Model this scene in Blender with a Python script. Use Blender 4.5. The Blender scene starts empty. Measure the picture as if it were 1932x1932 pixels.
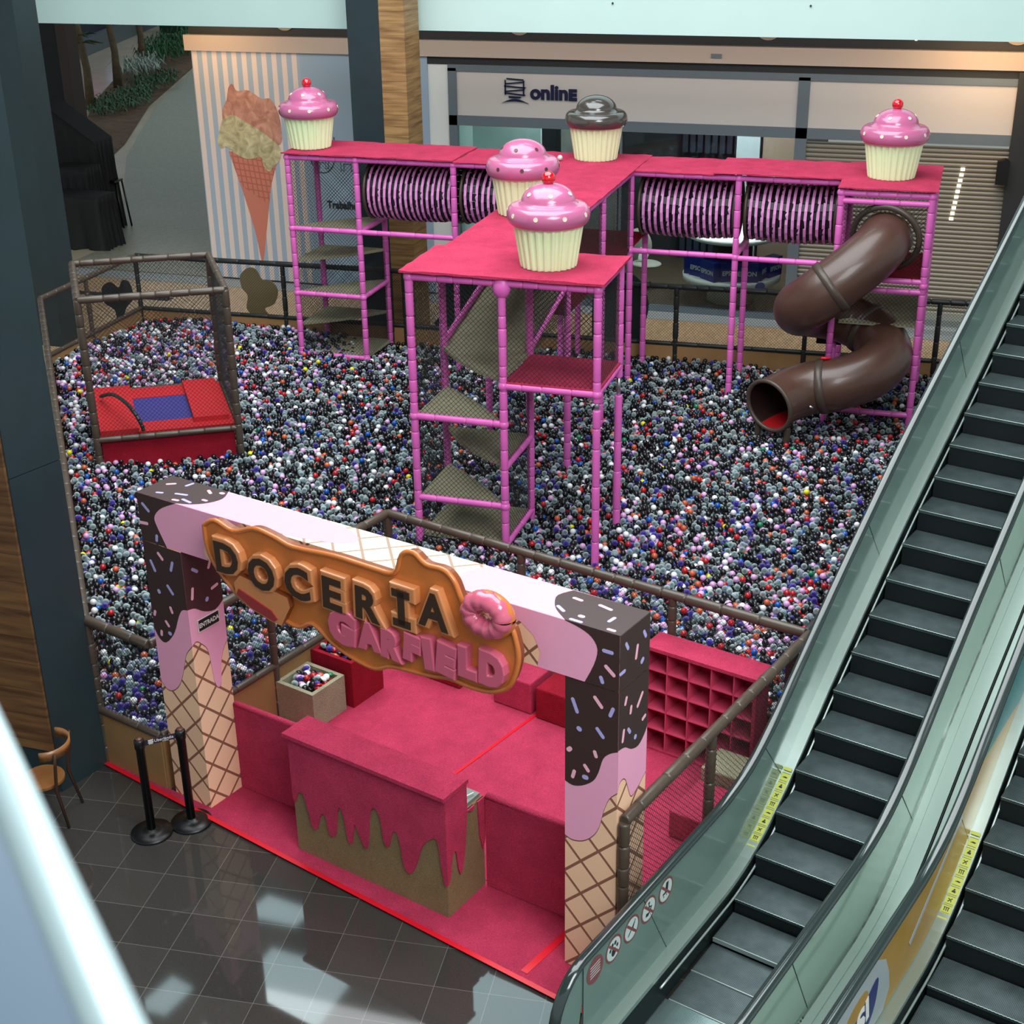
import bpy, math, random
import numpy as np
from mathutils import Vector, Matrix
random.seed(7); rng = np.random.default_rng(11)
SC = bpy.context.scene; COL = SC.collection
PI = math.pi
def lin(c):
    return tuple(((x/255)/12.92 if x/255 <= .04045 else ((x/255+.055)/1.055)**2.4) for x in c[:3]) + (1.0,)

# ------------------------------------------------------------------ camera
cam_data = bpy.data.cameras.new('camera'); camera = bpy.data.objects.new('camera', cam_data); COL.objects.link(camera)
CAM = Vector((6.425, -15.974, 8.566)); yaw, pitch, roll = -.311, .426, -.015
Fv = Vector((math.sin(yaw)*math.cos(pitch), math.cos(yaw)*math.cos(pitch), -math.sin(pitch)))
R0 = Vector((math.cos(yaw), -math.sin(yaw), 0)); U0 = R0.cross(Fv)
Rv = R0*math.cos(roll) + U0*math.sin(roll); Uv = -R0*math.sin(roll) + U0*math.cos(roll)
mw = Matrix((Rv, Uv, -Fv)).transposed().to_4x4(); mw.translation = CAM
camera.matrix_world = mw
cam_data.sensor_width = 36; cam_data.lens = 2693/1932*36; cam_data.clip_end = 300; cam_data.clip_start = .05
cam_data.dof.use_dof = True; cam_data.dof.focus_distance = 17.5; cam_data.dof.aperture_fstop = 7.5
SC.camera = camera

# ------------------------------------------------------------------ world and main lights
world = bpy.data.worlds.new('world'); SC.world = world; world.use_nodes = True
bg = world.node_tree.nodes['Background']; bg.inputs[0].default_value = (.70, .82, .84, 1); bg.inputs[1].default_value = .66
def area(name, loc, size, power, col, rot=(0, 0, 0), sizey=None):
    d = bpy.data.lights.new(name, 'AREA'); d.energy = power; d.color = col; d.shape = 'RECTANGLE'; d.size = size; d.size_y = sizey or size
    o = bpy.data.objects.new(name, d); o.location = loc; o.rotation_euler = rot; COL.objects.link(o); return o
area('atrium_daylight', (0, 0, 15.5), 16, 4500, (.92, .98, 1.0), sizey=14)
area('front_fill', (10, -13, 13), 8, 2400, (.92, .98, 1.0), (.5, .25, 0))  # fill light added to brighten the faces turned to the front
SC.view_settings.view_transform = 'Standard'; SC.view_settings.look = 'None'
SC.view_settings.exposure = 0.0; SC.view_settings.gamma = 1.0; SC.view_settings.use_curve_mapping = False

# ------------------------------------------------------------------ materials
def nodes_of(m): m.use_nodes = True; return m.node_tree.nodes, m.node_tree.links
def mat(name, col, rough=.6, metal=0, noise=0, nscale=8, bump=0, bscale=60, spec=.5, emit=None, estr=0, coat=0):
    m = bpy.data.materials.new(name); N, L = nodes_of(m); b = N['Principled BSDF']
    c = lin(col); b.inputs['Base Color'].default_value = c; b.inputs['Roughness'].default_value = rough
    b.inputs['Metallic'].default_value = metal; b.inputs['Specular IOR Level'].default_value = spec
    if coat: b.inputs['Coat Weight'].default_value = coat; b.inputs['Coat Roughness'].default_value = .08
    if emit: b.inputs['Emission Color'].default_value = lin(emit); b.inputs['Emission Strength'].default_value = estr
    tc = None
    if noise or bump: tc = N.new('ShaderNodeTexCoord')
    if noise:
        t = N.new('ShaderNodeTexNoise'); t.inputs['Scale'].default_value = nscale; t.inputs['Detail'].default_value = 6; t.inputs['Roughness'].default_value = .65
        L.new(tc.outputs['Object'], t.inputs['Vector'])
        r = N.new('ShaderNodeMapRange'); r.inputs[1].default_value = .3; r.inputs[2].default_value = .7
        r.inputs[3].default_value = 1-noise; r.inputs[4].default_value = 1+noise; L.new(t.outputs['Fac'], r.inputs[0])
        v = N.new('ShaderNodeVectorMath'); v.operation = 'SCALE'; v.inputs[0].default_value = c[:3]
        L.new(r.outputs[0], v.inputs['Scale']); L.new(v.outputs[0], b.inputs['Base Color'])
    if bump:
        t2 = N.new('ShaderNodeTexNoise'); t2.inputs['Scale'].default_value = bscale; t2.inputs['Detail'].default_value = 4
        L.new(tc.outputs['Object'], t2.inputs['Vector'])
        bp = N.new('ShaderNodeBump'); bp.inputs['Strength'].default_value = bump; bp.inputs['Distance'].default_value = .02
        L.new(t2.outputs['Fac'], bp.inputs['Height']); L.new(bp.outputs[0], b.inputs['Normal'])
    return m
TH = math.radians(17)
E1 = Vector((math.cos(TH), -math.sin(TH), 0)); E2 = Vector((math.sin(TH), math.cos(TH), 0)); EO = Vector((-.08, -5.69, 0)); ZZ = Vector((0, 0, 1))
def W(a, b, z=0): return EO + E1*a + E2*b + ZZ*z
class NB:
    """small helper to write node maths"""
    def __init__(s, m): s.m = m; s.N, s.L = nodes_of(m); s.b = s.N['Principled BSDF']
    def math(s, op, a, b=0.0, c=0.0):
        n = s.N.new('ShaderNodeMath'); n.operation = op
        for i, x in enumerate((a, b, c)):
            if hasattr(x, 'is_output'): s.L.new(x, n.inputs[i])
            elif i < len(n.inputs): n.inputs[i].default_value = x
        return n.outputs[0]
    def pos(s):
        g = s.N.new('ShaderNodeNewGeometry'); return g.outputs['Position']
    def dot(s, v, d):
        n = s.N.new('ShaderNodeVectorMath'); n.operation = 'DOT_PRODUCT'; s.L.new(v, n.inputs[0]); n.inputs[1].default_value = d; return n.outputs['Value']
    def mix(s, f, a, b):
        n = s.N.new('ShaderNodeMix'); n.data_type = 'RGBA'
        for i, x in ((0, f), (6, a), (7, b)):
            if hasattr(x, 'is_output'): s.L.new(x, n.inputs[i])
            else: n.inputs[i].default_value = x
        return n.outputs[2]
    def noise(s, v, scale, detail=5):
        n = s.N.new('ShaderNodeTexNoise'); n.inputs['Scale'].default_value = scale; n.inputs['Detail'].default_value = detail
        if v is not None: s.L.new(v, n.inputs['Vector'])
        return n.outputs['Fac']
    def line(s, x, period, width):     # 1 near multiples of period
        f = s.math('FRACT', s.math('DIVIDE', x, period)); d = s.math('ABSOLUTE', s.math('SUBTRACT', f, .5))
        return s.math('GREATER_THAN', d, .5 - width/period/2)
def waffle(name, base, dark, top=False):
    m = bpy.data.materials.new(name); k = NB(m); P = k.pos(); a = k.dot(P, E1); b = k.dot(P, E2); z = k.dot(P, (0, 0, 1))
    s = k.math('ADD', a, b)
    if top: p, q = k.math('ADD', a, b), k.math('SUBTRACT', a, b)
    else: p, q = k.math('ADD', s, z), k.math('SUBTRACT', s, z)
    ln = k.math('MAXIMUM', k.line(p, .33, .035), k.line(q, .33, .035))
    n = k.noise(P, 3, 2)
    c = k.mix(k.math('MULTIPLY', n, .35), lin(base), lin([x*.93 for x in base]))
    k.L.new(k.mix(ln, c, lin(dark)), k.b.inputs['Base Color']); k.b.inputs['Roughness'].default_value = .55
    return m
def wood(name, c1, c2, plank=.16, axis='z', rough=.5, along=(1, 0, 0)):
    m = bpy.data.materials.new(name); k = NB(m); P = k.pos()
    z = k.dot(P, (0, 0, 1)) if axis == 'z' else k.dot(P, axis)
    row = k.math('FLOOR', k.math('DIVIDE', z, plank))
    mp = k.N.new('ShaderNodeMapping'); k.L.new(P, mp.inputs[0]); mp.inputs['Scale'].default_value = (1.2, 1.2, 14) if axis == 'z' else (14, 1.6, 3)
    cb = k.N.new('ShaderNodeCombineXYZ'); k.L.new(k.math('MULTIPLY', row, 7.3), cb.inputs[0])
    va = k.N.new('ShaderNodeVectorMath'); k.L.new(mp.outputs[0], va.inputs[0]); k.L.new(cb.outputs[0], va.inputs[1])
    n = k.noise(va.outputs[0], 1.1, 6)
    f = k.math('MULTIPLY_ADD', k.math('SUBTRACT', n, .5), 2.6, .5)
    c = k.mix(f, lin(c1), lin(c2)); gap = k.line(z, plank, .006)
    k.L.new(k.mix(k.math('MULTIPLY', gap, .7), c, lin([x*.4 for x in c1])), k.b.inputs['Base Color']); k.b.inputs['Roughness'].default_value = rough
    return m
def carpet(name, c, var=.16):
    m = mat(name, c, .97, 0, noise=var, nscale=3.0, bump=.9, bscale=130, spec=.1)
    k = NB(m); src = k.b.inputs['Base Color'].links[0].from_socket
    tc = k.N.new('ShaderNodeTexCoord'); n2 = k.noise(tc.outputs['Object'], 75, 3)
    f = k.math('MULTIPLY_ADD', n2, .9, .55)
    v = k.N.new('ShaderNodeVectorMath'); v.operation = 'SCALE'; k.L.new(src, v.inputs[0]); k.L.new(f, v.inputs['Scale']); k.L.new(v.outputs[0], k.b.inputs['Base Color'])
    return m
M = {}
M['pink_pad'] = mat('pink_pad', (214, 98, 178), .38, noise=.07, nscale=5)
M['brown_pad'] = mat('brown_pad', (74, 62, 52), .35, noise=.15, nscale=6)
M['dark_pad'] = mat('dark_pad', (34, 36, 34), .45, noise=.15, nscale=6)
M['net'] = mat('net_cord', (18, 18, 18), .8)
M['pink_carpet'] = carpet('pink_carpet', (194, 60, 92))
M['red_carpet'] = carpet('red_carpet', (156, 28, 46))
M['tan_carpet'] = carpet('tan_carpet', (172, 166, 138))
M['brown_carpet'] = carpet('brown_carpet', (140, 118, 86), .1)
M['pit_panel'] = mat('pit_panel', (150, 112, 70), .7, noise=.12, nscale=2)
M['red_tape'] = mat('red_tape', (215, 20, 40), .3)
M['choc'] = mat('chocolate_print', (62, 42, 40), .4)
M['melt'] = mat('pink_print', (242, 166, 196), .4, noise=.02)
M['outline'] = mat('outline_print', (120, 84, 70), .5)
M['spr_lilac'] = mat('sprinkle_lilac', (176, 168, 222), .45)
M['spr_pink'] = mat('sprinkle_pink', (248, 178, 200), .45)
M['waffle'] = waffle('waffle_print', (250, 200, 164), (140, 92, 72))
M['waffle_top'] = waffle('waffle_print_top', (240, 220, 190), (160, 130, 110), True)
M['frost_pink'] = mat('frosting_pink', (186, 98, 138), .25, coat=.6)
M['frost_brown'] = mat('frosting_brown', (66, 60, 56), .2, coat=.8)
M['cup'] = mat('cup_cream', (222, 238, 190), .5)
M['cherry'] = mat('cherry', (205, 8, 28), .15, coat=1)
M['dot_cream'] = mat('dot_cream', (236, 214, 190), .4)
M['dot_brown'] = mat('dot_brown', (84, 42, 46), .4)
M['slide'] = mat('slide_brown', (76, 51, 42), .36, noise=.12, nscale=2, coat=.15)
M['slide_in'] = mat('slide_red_inside', (150, 20, 24), .4)
M['seam'] = mat('slide_seam', (70, 58, 50), .4)
M['strap_pink'] = mat('strap_pink', (214, 136, 194), .45)
M['strap_black'] = mat('strap_black', (14, 12, 20), .35)
M['steel'] = mat('brushed_steel', (185, 196, 196), .28, 1.0, bump=.05, bscale=200)
M['steel_dull'] = mat('painted_metal', (172, 186, 180), .35, .6)
M['chrome'] = mat('chrome', (220, 225, 225), .1, 1.0)
M['rubber'] = mat('handrail_rubber', (40, 50, 48), .14, coat=.6)
M['black'] = mat('black_metal', (14, 14, 15), .35)
M['blackcloth'] = mat('black_cloth', (15, 17, 19), .75, noise=.2, nscale=3)
M['white'] = mat('white_paint', (222, 226, 224), .5)
M['navy'] = mat('navy_letter', (16, 24, 60), .4)
M['letter_black'] = mat('letter_black', (16, 16, 18), .6)
M['paper'] = mat('paper_white', (230, 228, 220), .7)
M['col_steel'] = mat('dark_column_paint', (36, 50, 54), .42, noise=.12, nscale=1.5, spec=.4)
M['col_wood'] = wood('column_wood', (122, 84, 48), (74, 46, 26), .3)
M['col_wood_light'] = wood('column_wood_light', (168, 132, 84), (112, 80, 46), .2)
M['beige'] = mat('bulkhead_beige', (186, 170, 158), .8)
M['frame_grey'] = mat('shopfront_grey', (104, 116, 124), .45, .2)
M['signpanel'] = mat('sign_panel', (196, 190, 186), .7)
M['fascia'] = mat('slab_edge_white', (186, 212, 206), .6, noise=.02, nscale=1)
M['darkband'] = mat('dark_band', (30, 32, 34), .6)
M['concrete'] = mat('stone_sill', (150, 156, 156), .5)
def glass(name, tint, fac, rough=.03):
    m = bpy.data.materials.new(name); N, L = nodes_of(m); N.clear()
    o = N.new('ShaderNodeOutputMaterial'); t = N.new('ShaderNodeBsdfTransparent'); t.inputs[0].default_value = lin(tint)
    g = N.new('ShaderNodeBsdfGlossy'); g.inputs['Roughness'].default_value = rough
    fr = N.new('ShaderNodeFresnel'); fr.inputs[0].default_value = 1.5
    a = N.new('ShaderNodeMath'); a.operation = 'ADD'; a.use_clamp = True; a.inputs[1].default_value = fac; L.new(fr.outputs[0], a.inputs[0])
    x = N.new('ShaderNodeMixShader'); L.new(a.outputs[0], x.inputs[0]); L.new(t.outputs[0], x.inputs[1]); L.new(g.outputs[0], x.inputs[2])
    L.new(x.outputs[0], o.inputs[0]); return m
M['shop_glass'] = glass('shop_glass', (225, 235, 235), .0)
M['esc_glass'] = mat('escalator_glass', (112, 134, 126), .12, spec=.55, noise=.06, nscale=1.5)
M['esc_glass_lit'] = mat('escalator_glass_lit', (150, 176, 160), .08, spec=.55, noise=.05, nscale=1.5)  # same glass film where light falls on it, brightness put into the colour
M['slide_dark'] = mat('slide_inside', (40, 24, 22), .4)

# ------------------------------------------------------------------ mesh builder
class MB:
    def __init__(s): s.v = []; s.f = []; s.m = []; s.sm = []
    def add(s, vs, fs, mi=0, smooth=False):
        o = len(s.v); s.v += [tuple(x) for x in vs]
        for f in fs: s.f.append(tuple(i+o for i in f)); s.m.append(mi); s.sm.append(smooth)
        return s
    def hexa(s, p, mi=0):     # p: 4 bottom then 4 top, same order
        return s.add(p, [(3, 2, 1, 0), (4, 5, 6, 7), (0, 1, 5, 4), (1, 2, 6, 5), (2, 3, 7, 6), (3, 0, 4, 7)], mi)
    def box(s, x0, y0, z0, x1, y1, z1, mi=0):
        return s.hexa([(x0, y0, z0), (x1, y0, z0), (x1, y1, z0), (x0, y1, z0), (x0, y0, z1), (x1, y0, z1), (x1, y1, z1), (x0, y1, z1)], mi)
    def ebox(s, a0, b0, z0, a1, b1, z1, mi=0):
        return s.hexa([W(a, b, z) for z in (z0, z1) for a, b in ((a0, b0), (a1, b0), (a1, b1), (a0, b1))], mi)
    def prism(s, poly, o, u, v, n, d0, d1, mi=0, side=None):      # flat outline with thickness along n
        o, u, v, n = map(Vector, (o, u, v, n)); k = len(poly)
        A = [o+u*x+v*y+n*d1 for x, y in poly]; B = [o+u*x+v*y+n*d0 for x, y in poly]
        ar = sum(poly[i][0]*poly[(i+1) % k][1]-poly[(i+1) % k][0]*poly[i][1] for i in range(k))
        flip = (ar > 0) != (u.cross(v).dot(n) > 0)
        top = list(range(k)); bot = list(range(2*k-1, k-1, -1))
        sides = [(i, k+i, k+(i+1) % k, (i+1) % k) for i in range(k)]
        if flip: top.reverse(); bot.reverse(); sides = [t[::-1] for t in sides]
        s.add(A+B, [top], mi); o2 = len(s.v)-2*k
        for f in [bot]+sides: s.f.append(tuple(i+o2 for i in f)); s.m.append(mi if side is None else side); s.sm.append(False)
        return s
    def tube(s, pts, r, n=12, mi=0, cap=True, smooth=True, sy=1.0):
        pts = [Vector(p) for p in pts]; k = len(pts); rr = r if isinstance(r, (list, tuple)) else [r]*k
        vs = []; up = None
        for i, p in enumerate(pts):
            t = (pts[min(i+1, k-1)]-pts[max(i-1, 0)])
            if t.length < 1e-9: t = Vector((0, 0, 1))
            t.normalize()
            if up is None: up = Vector((0, 0, 1)) if abs(t.z) < .9 else Vector((1, 0, 0))
            x = t.cross(up)
            if x.length < 1e-5: x = t.orthogonal()
            x.normalize(); up = x.cross(t).normalized()
            for j in range(n):
                a = 2*PI*j/n; vs.append(p+(x*math.cos(a)+up*math.sin(a)*sy)*rr[i])
        fs = [(i*n+j, i*n+(j+1) % n, (i+1)*n+(j+1) % n, (i+1)*n+j) for i in range(k-1) for j in range(n)]
        s.add(vs, fs, mi, smooth)
        if cap:
            o = len(s.v)-len(vs); s.f.append(tuple(o+j for j in range(n-1, -1, -1))); s.f.append(tuple(o+(k-1)*n+j for j in range(n))); s.m += [mi, mi]; s.sm += [False, False]
        return s
    def pad(s, p, q, r=.05, seg=.3, mi=0, n=12, wob=.04):      # foam sleeves butted end to end
        p, q = Vector(p), Vector(q); L = (q-p).length; t = (q-p)/max(L, 1e-6); x = 0; P = []; R = []
        while x < L-1e-4:
            l = min(seg*random.uniform(.55, 1.35), L-x)
            if L-x-l < .1: l = L-x
            rr = r*random.uniform(1-wob, 1+wob); g = min(.012, l*.2)
            for d, k in ((0.001, .74), (g*.6, .95), (g*1.6, 1), (l-g*1.6, 1), (l-g*.6, .95), (l-.001, .74)): P.append(p+t*(x+d)); R.append(rr*k)
            x += l
        return s.tube(P, R, n, mi)
    def ball(s, c, r, n=12, m=8, mi=0, sc=(1, 1, 1)):
        vs = [(c[0], c[1], c[2]+r*sc[2])]
        for i in range(1, m):
            for j in range(n):
                a, b = PI*i/m, 2*PI*j/n; vs.append((c[0]+r*sc[0]*math.sin(a)*math.cos(b), c[1]+r*sc[1]*math.sin(a)*math.sin(b), c[2]+r*sc[2]*math.cos(a)))
        vs.append((c[0], c[1], c[2]-r*sc[2])); l = len(vs)-1
        fs = [(0, 1+j, 1+(j+1) % n) for j in range(n)]
        fs += [(1+i*n+j, 1+(i+1)*n+j, 1+(i+1)*n+(j+1) % n, 1+i*n+(j+1) % n) for i in range(m-2) for j in range(n)]
        fs += [(l, 1+(m-2)*n+(j+1) % n, 1+(m-2)*n+j) for j in range(n)]
        return s.add(vs, fs, mi, True)
    def lathe(s, prof, c=(0, 0, 0), n=32, mi=0, f=None, smooth=True):
        vs = []
        for r, z in prof:
            for j in range(n):
                a = 2*PI*j/n; rr = r*(f(a, z) if f else 1); vs.append((c[0]+rr*math.cos(a), c[1]+rr*math.sin(a), c[2]+z))
        k = len(prof); fs = [(i*n+j, i*n+(j+1) % n, (i+1)*n+(j+1) % n, (i+1)*n+j) for i in range(k-1) for j in range(n)]
        s.add(vs, fs, mi, smooth); o = len(s.v)-len(vs)
        s.f.append(tuple(o+j for j in range(n-1, -1, -1))); s.f.append(tuple(o+(k-1)*n+j for j in range(n))); s.m += [mi, mi]; s.sm += [smooth, smooth]
        return s
    def net(s, o, u, L, v, H, cell=.06, r=.0024, mi=0, clip=None, sag=0):    # knotted diamond net of real cord
        o, u, v = Vector(o), Vector(u).normalized(), Vector(v).normalized(); n = u.cross(v).normalized()
        T = L+H; k = 1
        while k*cell < T:
            c = k*cell
            for sgn in (0, 1):
                x0, y0 = (c, 0) if c <= L else (L, c-L); x1, y1 = (0, c) if c <= H else (c-H, H)
                if sgn: x0, x1 = L-x0, L-x1
                p, q = o+u*x0+v*y0, o+u*x1+v*y1; d = (q-p)
                if d.length < .02: continue
                w = d.cross(n).normalized()*r; h = n*r
                s.add([p-w, p+w, p+h*1.5, q-w, q+w, q+h*1.5], [(0, 1, 4, 3), (1, 2, 5, 4), (2, 0, 3, 5)], mi)
            k += 1
        return s
    def build(s, name, mats, parent=None, loc=None, label=None, **props):
        me = bpy.data.meshes.new(name)
        if loc is None:
            if parent is not None: loc = Vector(parent['_loc'])
            else:
                a = np.array(s.v); loc = Vector(((a[:, 0].min()+a[:, 0].max())/2, (a[:, 1].min()+a[:, 1].max())/2, a[:, 2].min()))
        loc = Vector(loc)
        me.from_pydata([(x-loc.x, y-loc.y, z-loc.z) for x, y, z in s.v], [], s.f)
        for m_ in (mats if isinstance(mats, (list, tuple)) else [mats]): me.materials.append(M[m_] if isinstance(m_, str) else m_)
        me.polygons.foreach_set('material_index', s.m); me.polygons.foreach_set('use_smooth', s.sm); me.update()
        o = bpy.data.objects.new(name, me); COL.objects.link(o); o['_loc'] = tuple(loc)
        if parent is not None:
            o.parent = parent; o.location = loc-Vector(parent['_loc'])
        else: o.location = loc
        if label: o['label'] = label
        for k_, v_ in props.items(): o[k_] = v_
        return o
def thing(name, label, category, loc, group=None):
    o = bpy.data.objects.new(name, None); COL.objects.link(o); o.location = loc; o['_loc'] = tuple(loc)
    o['label'] = label; o['category'] = category; o.empty_display_size = .1
    if group: o['group'] = group
    return o
def solo(mb, name, mats, label, category, group=None, kind=None):
    o = mb.build(name, mats, label=label, category=category)
    if group: o['group'] = group
    if kind: o['kind'] = kind
    return o
def struct(mb, name, mats): return mb.build(name, mats, kind='structure')
def dup(root, loc, label=None, group=None, rotz=None, scale=None):
    r = root.copy(); COL.objects.link(r); r.location = loc
    if rotz is not None: r.rotation_euler.z = rotz
    if scale: r.scale = (scale,)*3
    if label: r['label'] = label
    if group: r['group'] = group
    for ch in list(root.children):
        c = ch.copy(); COL.objects.link(c); c.parent = r
        for g in ch.children: d = g.copy(); COL.objects.link(d); d.parent = c
    return r
_txt = {}
def text_geo(t, size=1, ext=.02, off=0, bev=0, res=3):
    cu = bpy.data.curves.new('t', 'FONT'); cu.body = t; cu.size = size; cu.extrude = ext; cu.offset = off; cu.bevel_depth = bev; cu.bevel_resolution = 1; cu.resolution_u = res
    cu.align_x = 'CENTER'; cu.align_y = 'CENTER'
    ob = bpy.data.objects.new('t', cu); me = ob.to_mesh()
    vs = [v.co.copy() for v in me.vertices]; fs = [tuple(p.vertices) for p in me.polygons]
    ob.to_mesh_clear(); bpy.data.objects.remove(ob); bpy.data.curves.remove(cu)
    return vs, fs
def put_text(mb, t, o, u, v, size, ext=.01, off=0, bev=0, mi=0, rot=0, sx=1, sy=1, shear=0, fit=None):
    vs, fs = text_geo(t, size, ext, off, bev)
    if fit: sx = fit[0]/(max(p.x for p in vs)-min(p.x for p in vs)); sy = fit[1]/(max(p.y for p in vs)-min(p.y for p in vs))
    o, u, v = Vector(o), Vector(u).normalized(), Vector(v).normalized(); n = u.cross(v)
    xs = [p.x for p in vs]; ys = [p.y for p in vs]; cx, cy = (min(xs)+max(xs))/2, (min(ys)+max(ys))/2
    c, s_ = math.cos(rot), math.sin(rot); out = []
    for p in vs:
        x, y = (p.x-cx)*sx, (p.y-cy)*sy; x += y*shear; x, y = x*c-y*s_, x*s_+y*c
        out.append(o+u*x+v*y+n*p.z)
    mb.add(out, fs, mi)
# ================================================================== the setting
FY = 8.30          # back fence line
SY = 12.6          # shopfront plane
def floor_tiles():
    m = bpy.data.materials.new('polished_dark_tile'); k = NB(m); P = k.pos()
    
    t1 = math.radians(5.7); x = k.math('ADD', k.dot(P, (math.cos(t1), math.sin(t1), 0)), .688+47.5); y = k.math('ADD', k.dot(P, (-math.sin(t1), math.cos(t1), 0)), 7.147+47.5)
    g = k.math('MAXIMUM', k.line(x, .475, .0045), k.line(y, .475, .0045))
    cb = k.N.new('ShaderNodeCombineXYZ'); k.L.new(k.math('FLOOR', k.math('DIVIDE', x, .475)), cb.inputs[0]); k.L.new(k.math('FLOOR', k.math('DIVIDE', y, .475)), cb.inputs[1])
    wn = k.N.new('ShaderNodeTexWhiteNoise'); wn.noise_dimensions = '2D'; k.L.new(cb.outputs[0], wn.inputs['Vector'])
    f = k.math('ADD', k.math('MULTIPLY', wn.outputs['Value'], .35), k.math('MULTIPLY', k.noise(P, 60, 3), .5))
    c = k.mix(f, lin((46, 44, 42)), lin((74, 70, 66)))
    k.L.new(k.mix(g, c, lin((112, 108, 102))), k.b.inputs['Base Color']); k.b.inputs['Roughness'].default_value = .045; k.b.inputs['Specular IOR Level'].default_value = .5
    return m
M['floor_tile'] = floor_tiles()
M['floor_wood'] = wood('parquet_floor', (200, 170, 134), (164, 134, 100), .2, axis=(.72, .69, 0), rough=.3)
M['floor_path'] = wood('striped_path', (158, 160, 146), (132, 134, 122), .12, axis=(-.25, .97, 0), rough=.4)
M['floor_cream'] = mat('floor_cream', (190, 178, 156), .25, noise=.1, nscale=.6)
struct(MB().box(-14, -24, -.3, 16, 10.2, 0), 'floor', 'floor_tile')
fl = MB(); fl.add([(-16, 8.9, .004), (16, 8.9, .004), (16, 11.95, .004), (-16, 11.95, .004)], [(0, 1, 2, 3)])
fl.add([(-16.0, 3, .003), (-9.5, 3, .003), (-9.5, 8.9, .003), (-16.0, 8.9, .003)], [(0, 1, 2, 3)])
struct(fl, 'floor_parquet', 'floor_wood')
fb = MB().box(-60, 10.2, -.3, 16, 90, -.002); struct(fb, 'floor_back', 'floor_cream')
struct(MB().add([(-16, 11.95, .008), (16, 11.95, .008), (16, 12.56, .008), (-16, 12.56, .008)], [(0, 1, 2, 3)]), 'trim_1', 'concrete')
struct(MB().add([(-16, 10.55, .008), (-9.9, 10.55, .008), (-9.9, 10.8, .008), (-16, 10.8, .008)], [(0, 1, 2, 3)]), 'trim_2', 'darkband')
# striped walkway with a curved edge running away to the left of the shops
L_ = [(-13.9, 12.6), (-13.9, 14.5), (-15.6, 18), (-20.0, 25.5), (-25.2, 36.4), (-29.4, 47.5), (-33, 60)]
R_ = [(-9.95, 12.6), (-10.6, 14.5), (-12, 18), (-14, 25.5), (-17, 36.4), (-19, 47.5), (-22, 60)]
wp = MB(); n_ = len(L_); wp.add([(x, y, .012) for x, y in L_]+[(x, y, .012) for x, y in R_], [(i, n_+i, n_+i+1, i+1) for i in range(n_-1)]); struct(wp, 'floor_walkway', 'floor_path')
reflect = MB()  # white quads that paint window reflections onto the walkway
for i in range(9):
    y = 14.2+i*1.5; x = np.interp(y, [q[1] for q in R_], [q[0] for q in R_]); reflect.add([(x-.1, y, .02), (x+.9, y, .02), (x+.8, y+.75, .02), (x-.2, y+.75, .02)], [(0, 1, 2, 3)])
struct(reflect, 'floor_reflections', 'white')
# pale upper-floor slab edge across the top, dark gap and beige bulkhead under it
slab = MB().box(-24, 9.95, 5.79, 16, 10.25, 8.2)
for x in (-3.6, .1, 3.55, 7.0): slab.tube([(x, 9.95, 6.31), (x, 9.93, 6.31)], .018, 8, 1)
struct(slab, 'trim_4', ['fascia', 'darkband'])
struct(MB().box(-24, 10.25, 7.9, 16, 12.6, 8.2), 'ceiling_edge', 'fascia')
struct(MB().box(-9.9, 12.62, 5.32, 16, 12.9, 8.0), 'trim_5', 'darkband')
struct(MB().box(-9.95, 12.45, 5.02, 16, 12.9, 5.34), 'trim_6', 'beige')
struct(MB().box(-4.45, 12.56, 4.86, 16, 12.9, 5.02), 'trim_7', 'darkband')
# hoarding with the ice cream poster
def stripes():
    m = bpy.data.materials.new('striped_hoarding'); k = NB(m); P = k.pos(); x = k.dot(P, (1, 0, 0)); z = k.dot(P, (0, 0, 1))
    s = k.line(k.math('ADD', x, .02), .235, .12)
    inside = k.math('LESS_THAN', x, -7.3)
    c = k.mix(s, lin((226, 206, 196)), lin((160, 178, 196)))
    c2 = k.mix(k.math('GREATER_THAN', z, 0.0), lin((150, 172, 192)), lin((150, 172, 192)))
    k.L.new(k.mix(inside, c2, c), k.b.inputs['Base Color']); k.b.inputs['Roughness'].default_value = .6; return m
M['stripes'] = stripes()
struct(MB().box(-9.85, 12.55, .05, -4.43, 12.9, 5.02), 'wall_back', 'stripes')
struct(MB().box(-10.0, 12.9, 0, -9.8, 18, 8), 'wall_left', 'beige')
struct(MB().box(-4.43, 12.58, .03, -3.97, 12.9, 4.86), 'trim_8', 'white')
# shopfront frame, sign panels, glass
fr = MB()
for x0, x1, z0, z1 in ((-3.97, 16, 4.74, 4.87), (-3.97, 16, 3.66, 3.86), (-3.97, -3.79, 0, 4.8), (3.14, 3.36, 0, 4.8), (-3.97, 3.2, 0, .12)): fr.box(x0, 12.5, z0, x1, 12.62, z1)
struct(fr, 'trim_9', 'frame_grey')
struct(MB().box(-3.79, 12.54, 3.86, 3.14, 12.6, 4.74), 'trim_10', 'signpanel')
struct(MB().box(3.36, 12.54, 3.86, 12, 12.6, 4.74), 'trim_11', 'signpanel')
w1 = MB().box(-3.79, 12.55, .12, -.35, 12.57, 3.66); struct(w1, 'window_1', 'shop_glass')
w2 = MB().box(-.3, 12.55, .12, 3.14, 12.57, 3.66); struct(w2, 'window_2', 'shop_glass')
struct(MB().box(-.35, 12.54, .12, -.3, 12.58, 3.66), 'trim_12', 'frame_grey')
M['shop_dark'] = mat('shop_interior_dark', (36, 38, 42), .6, noise=.3, nscale=2)
M['shop_floor'] = mat('shop_interior_floor', (78, 66, 54), .25, noise=.2, nscale=1)
M['pale_panel'] = mat('pale_panel', (190, 212, 206), .5)
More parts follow.
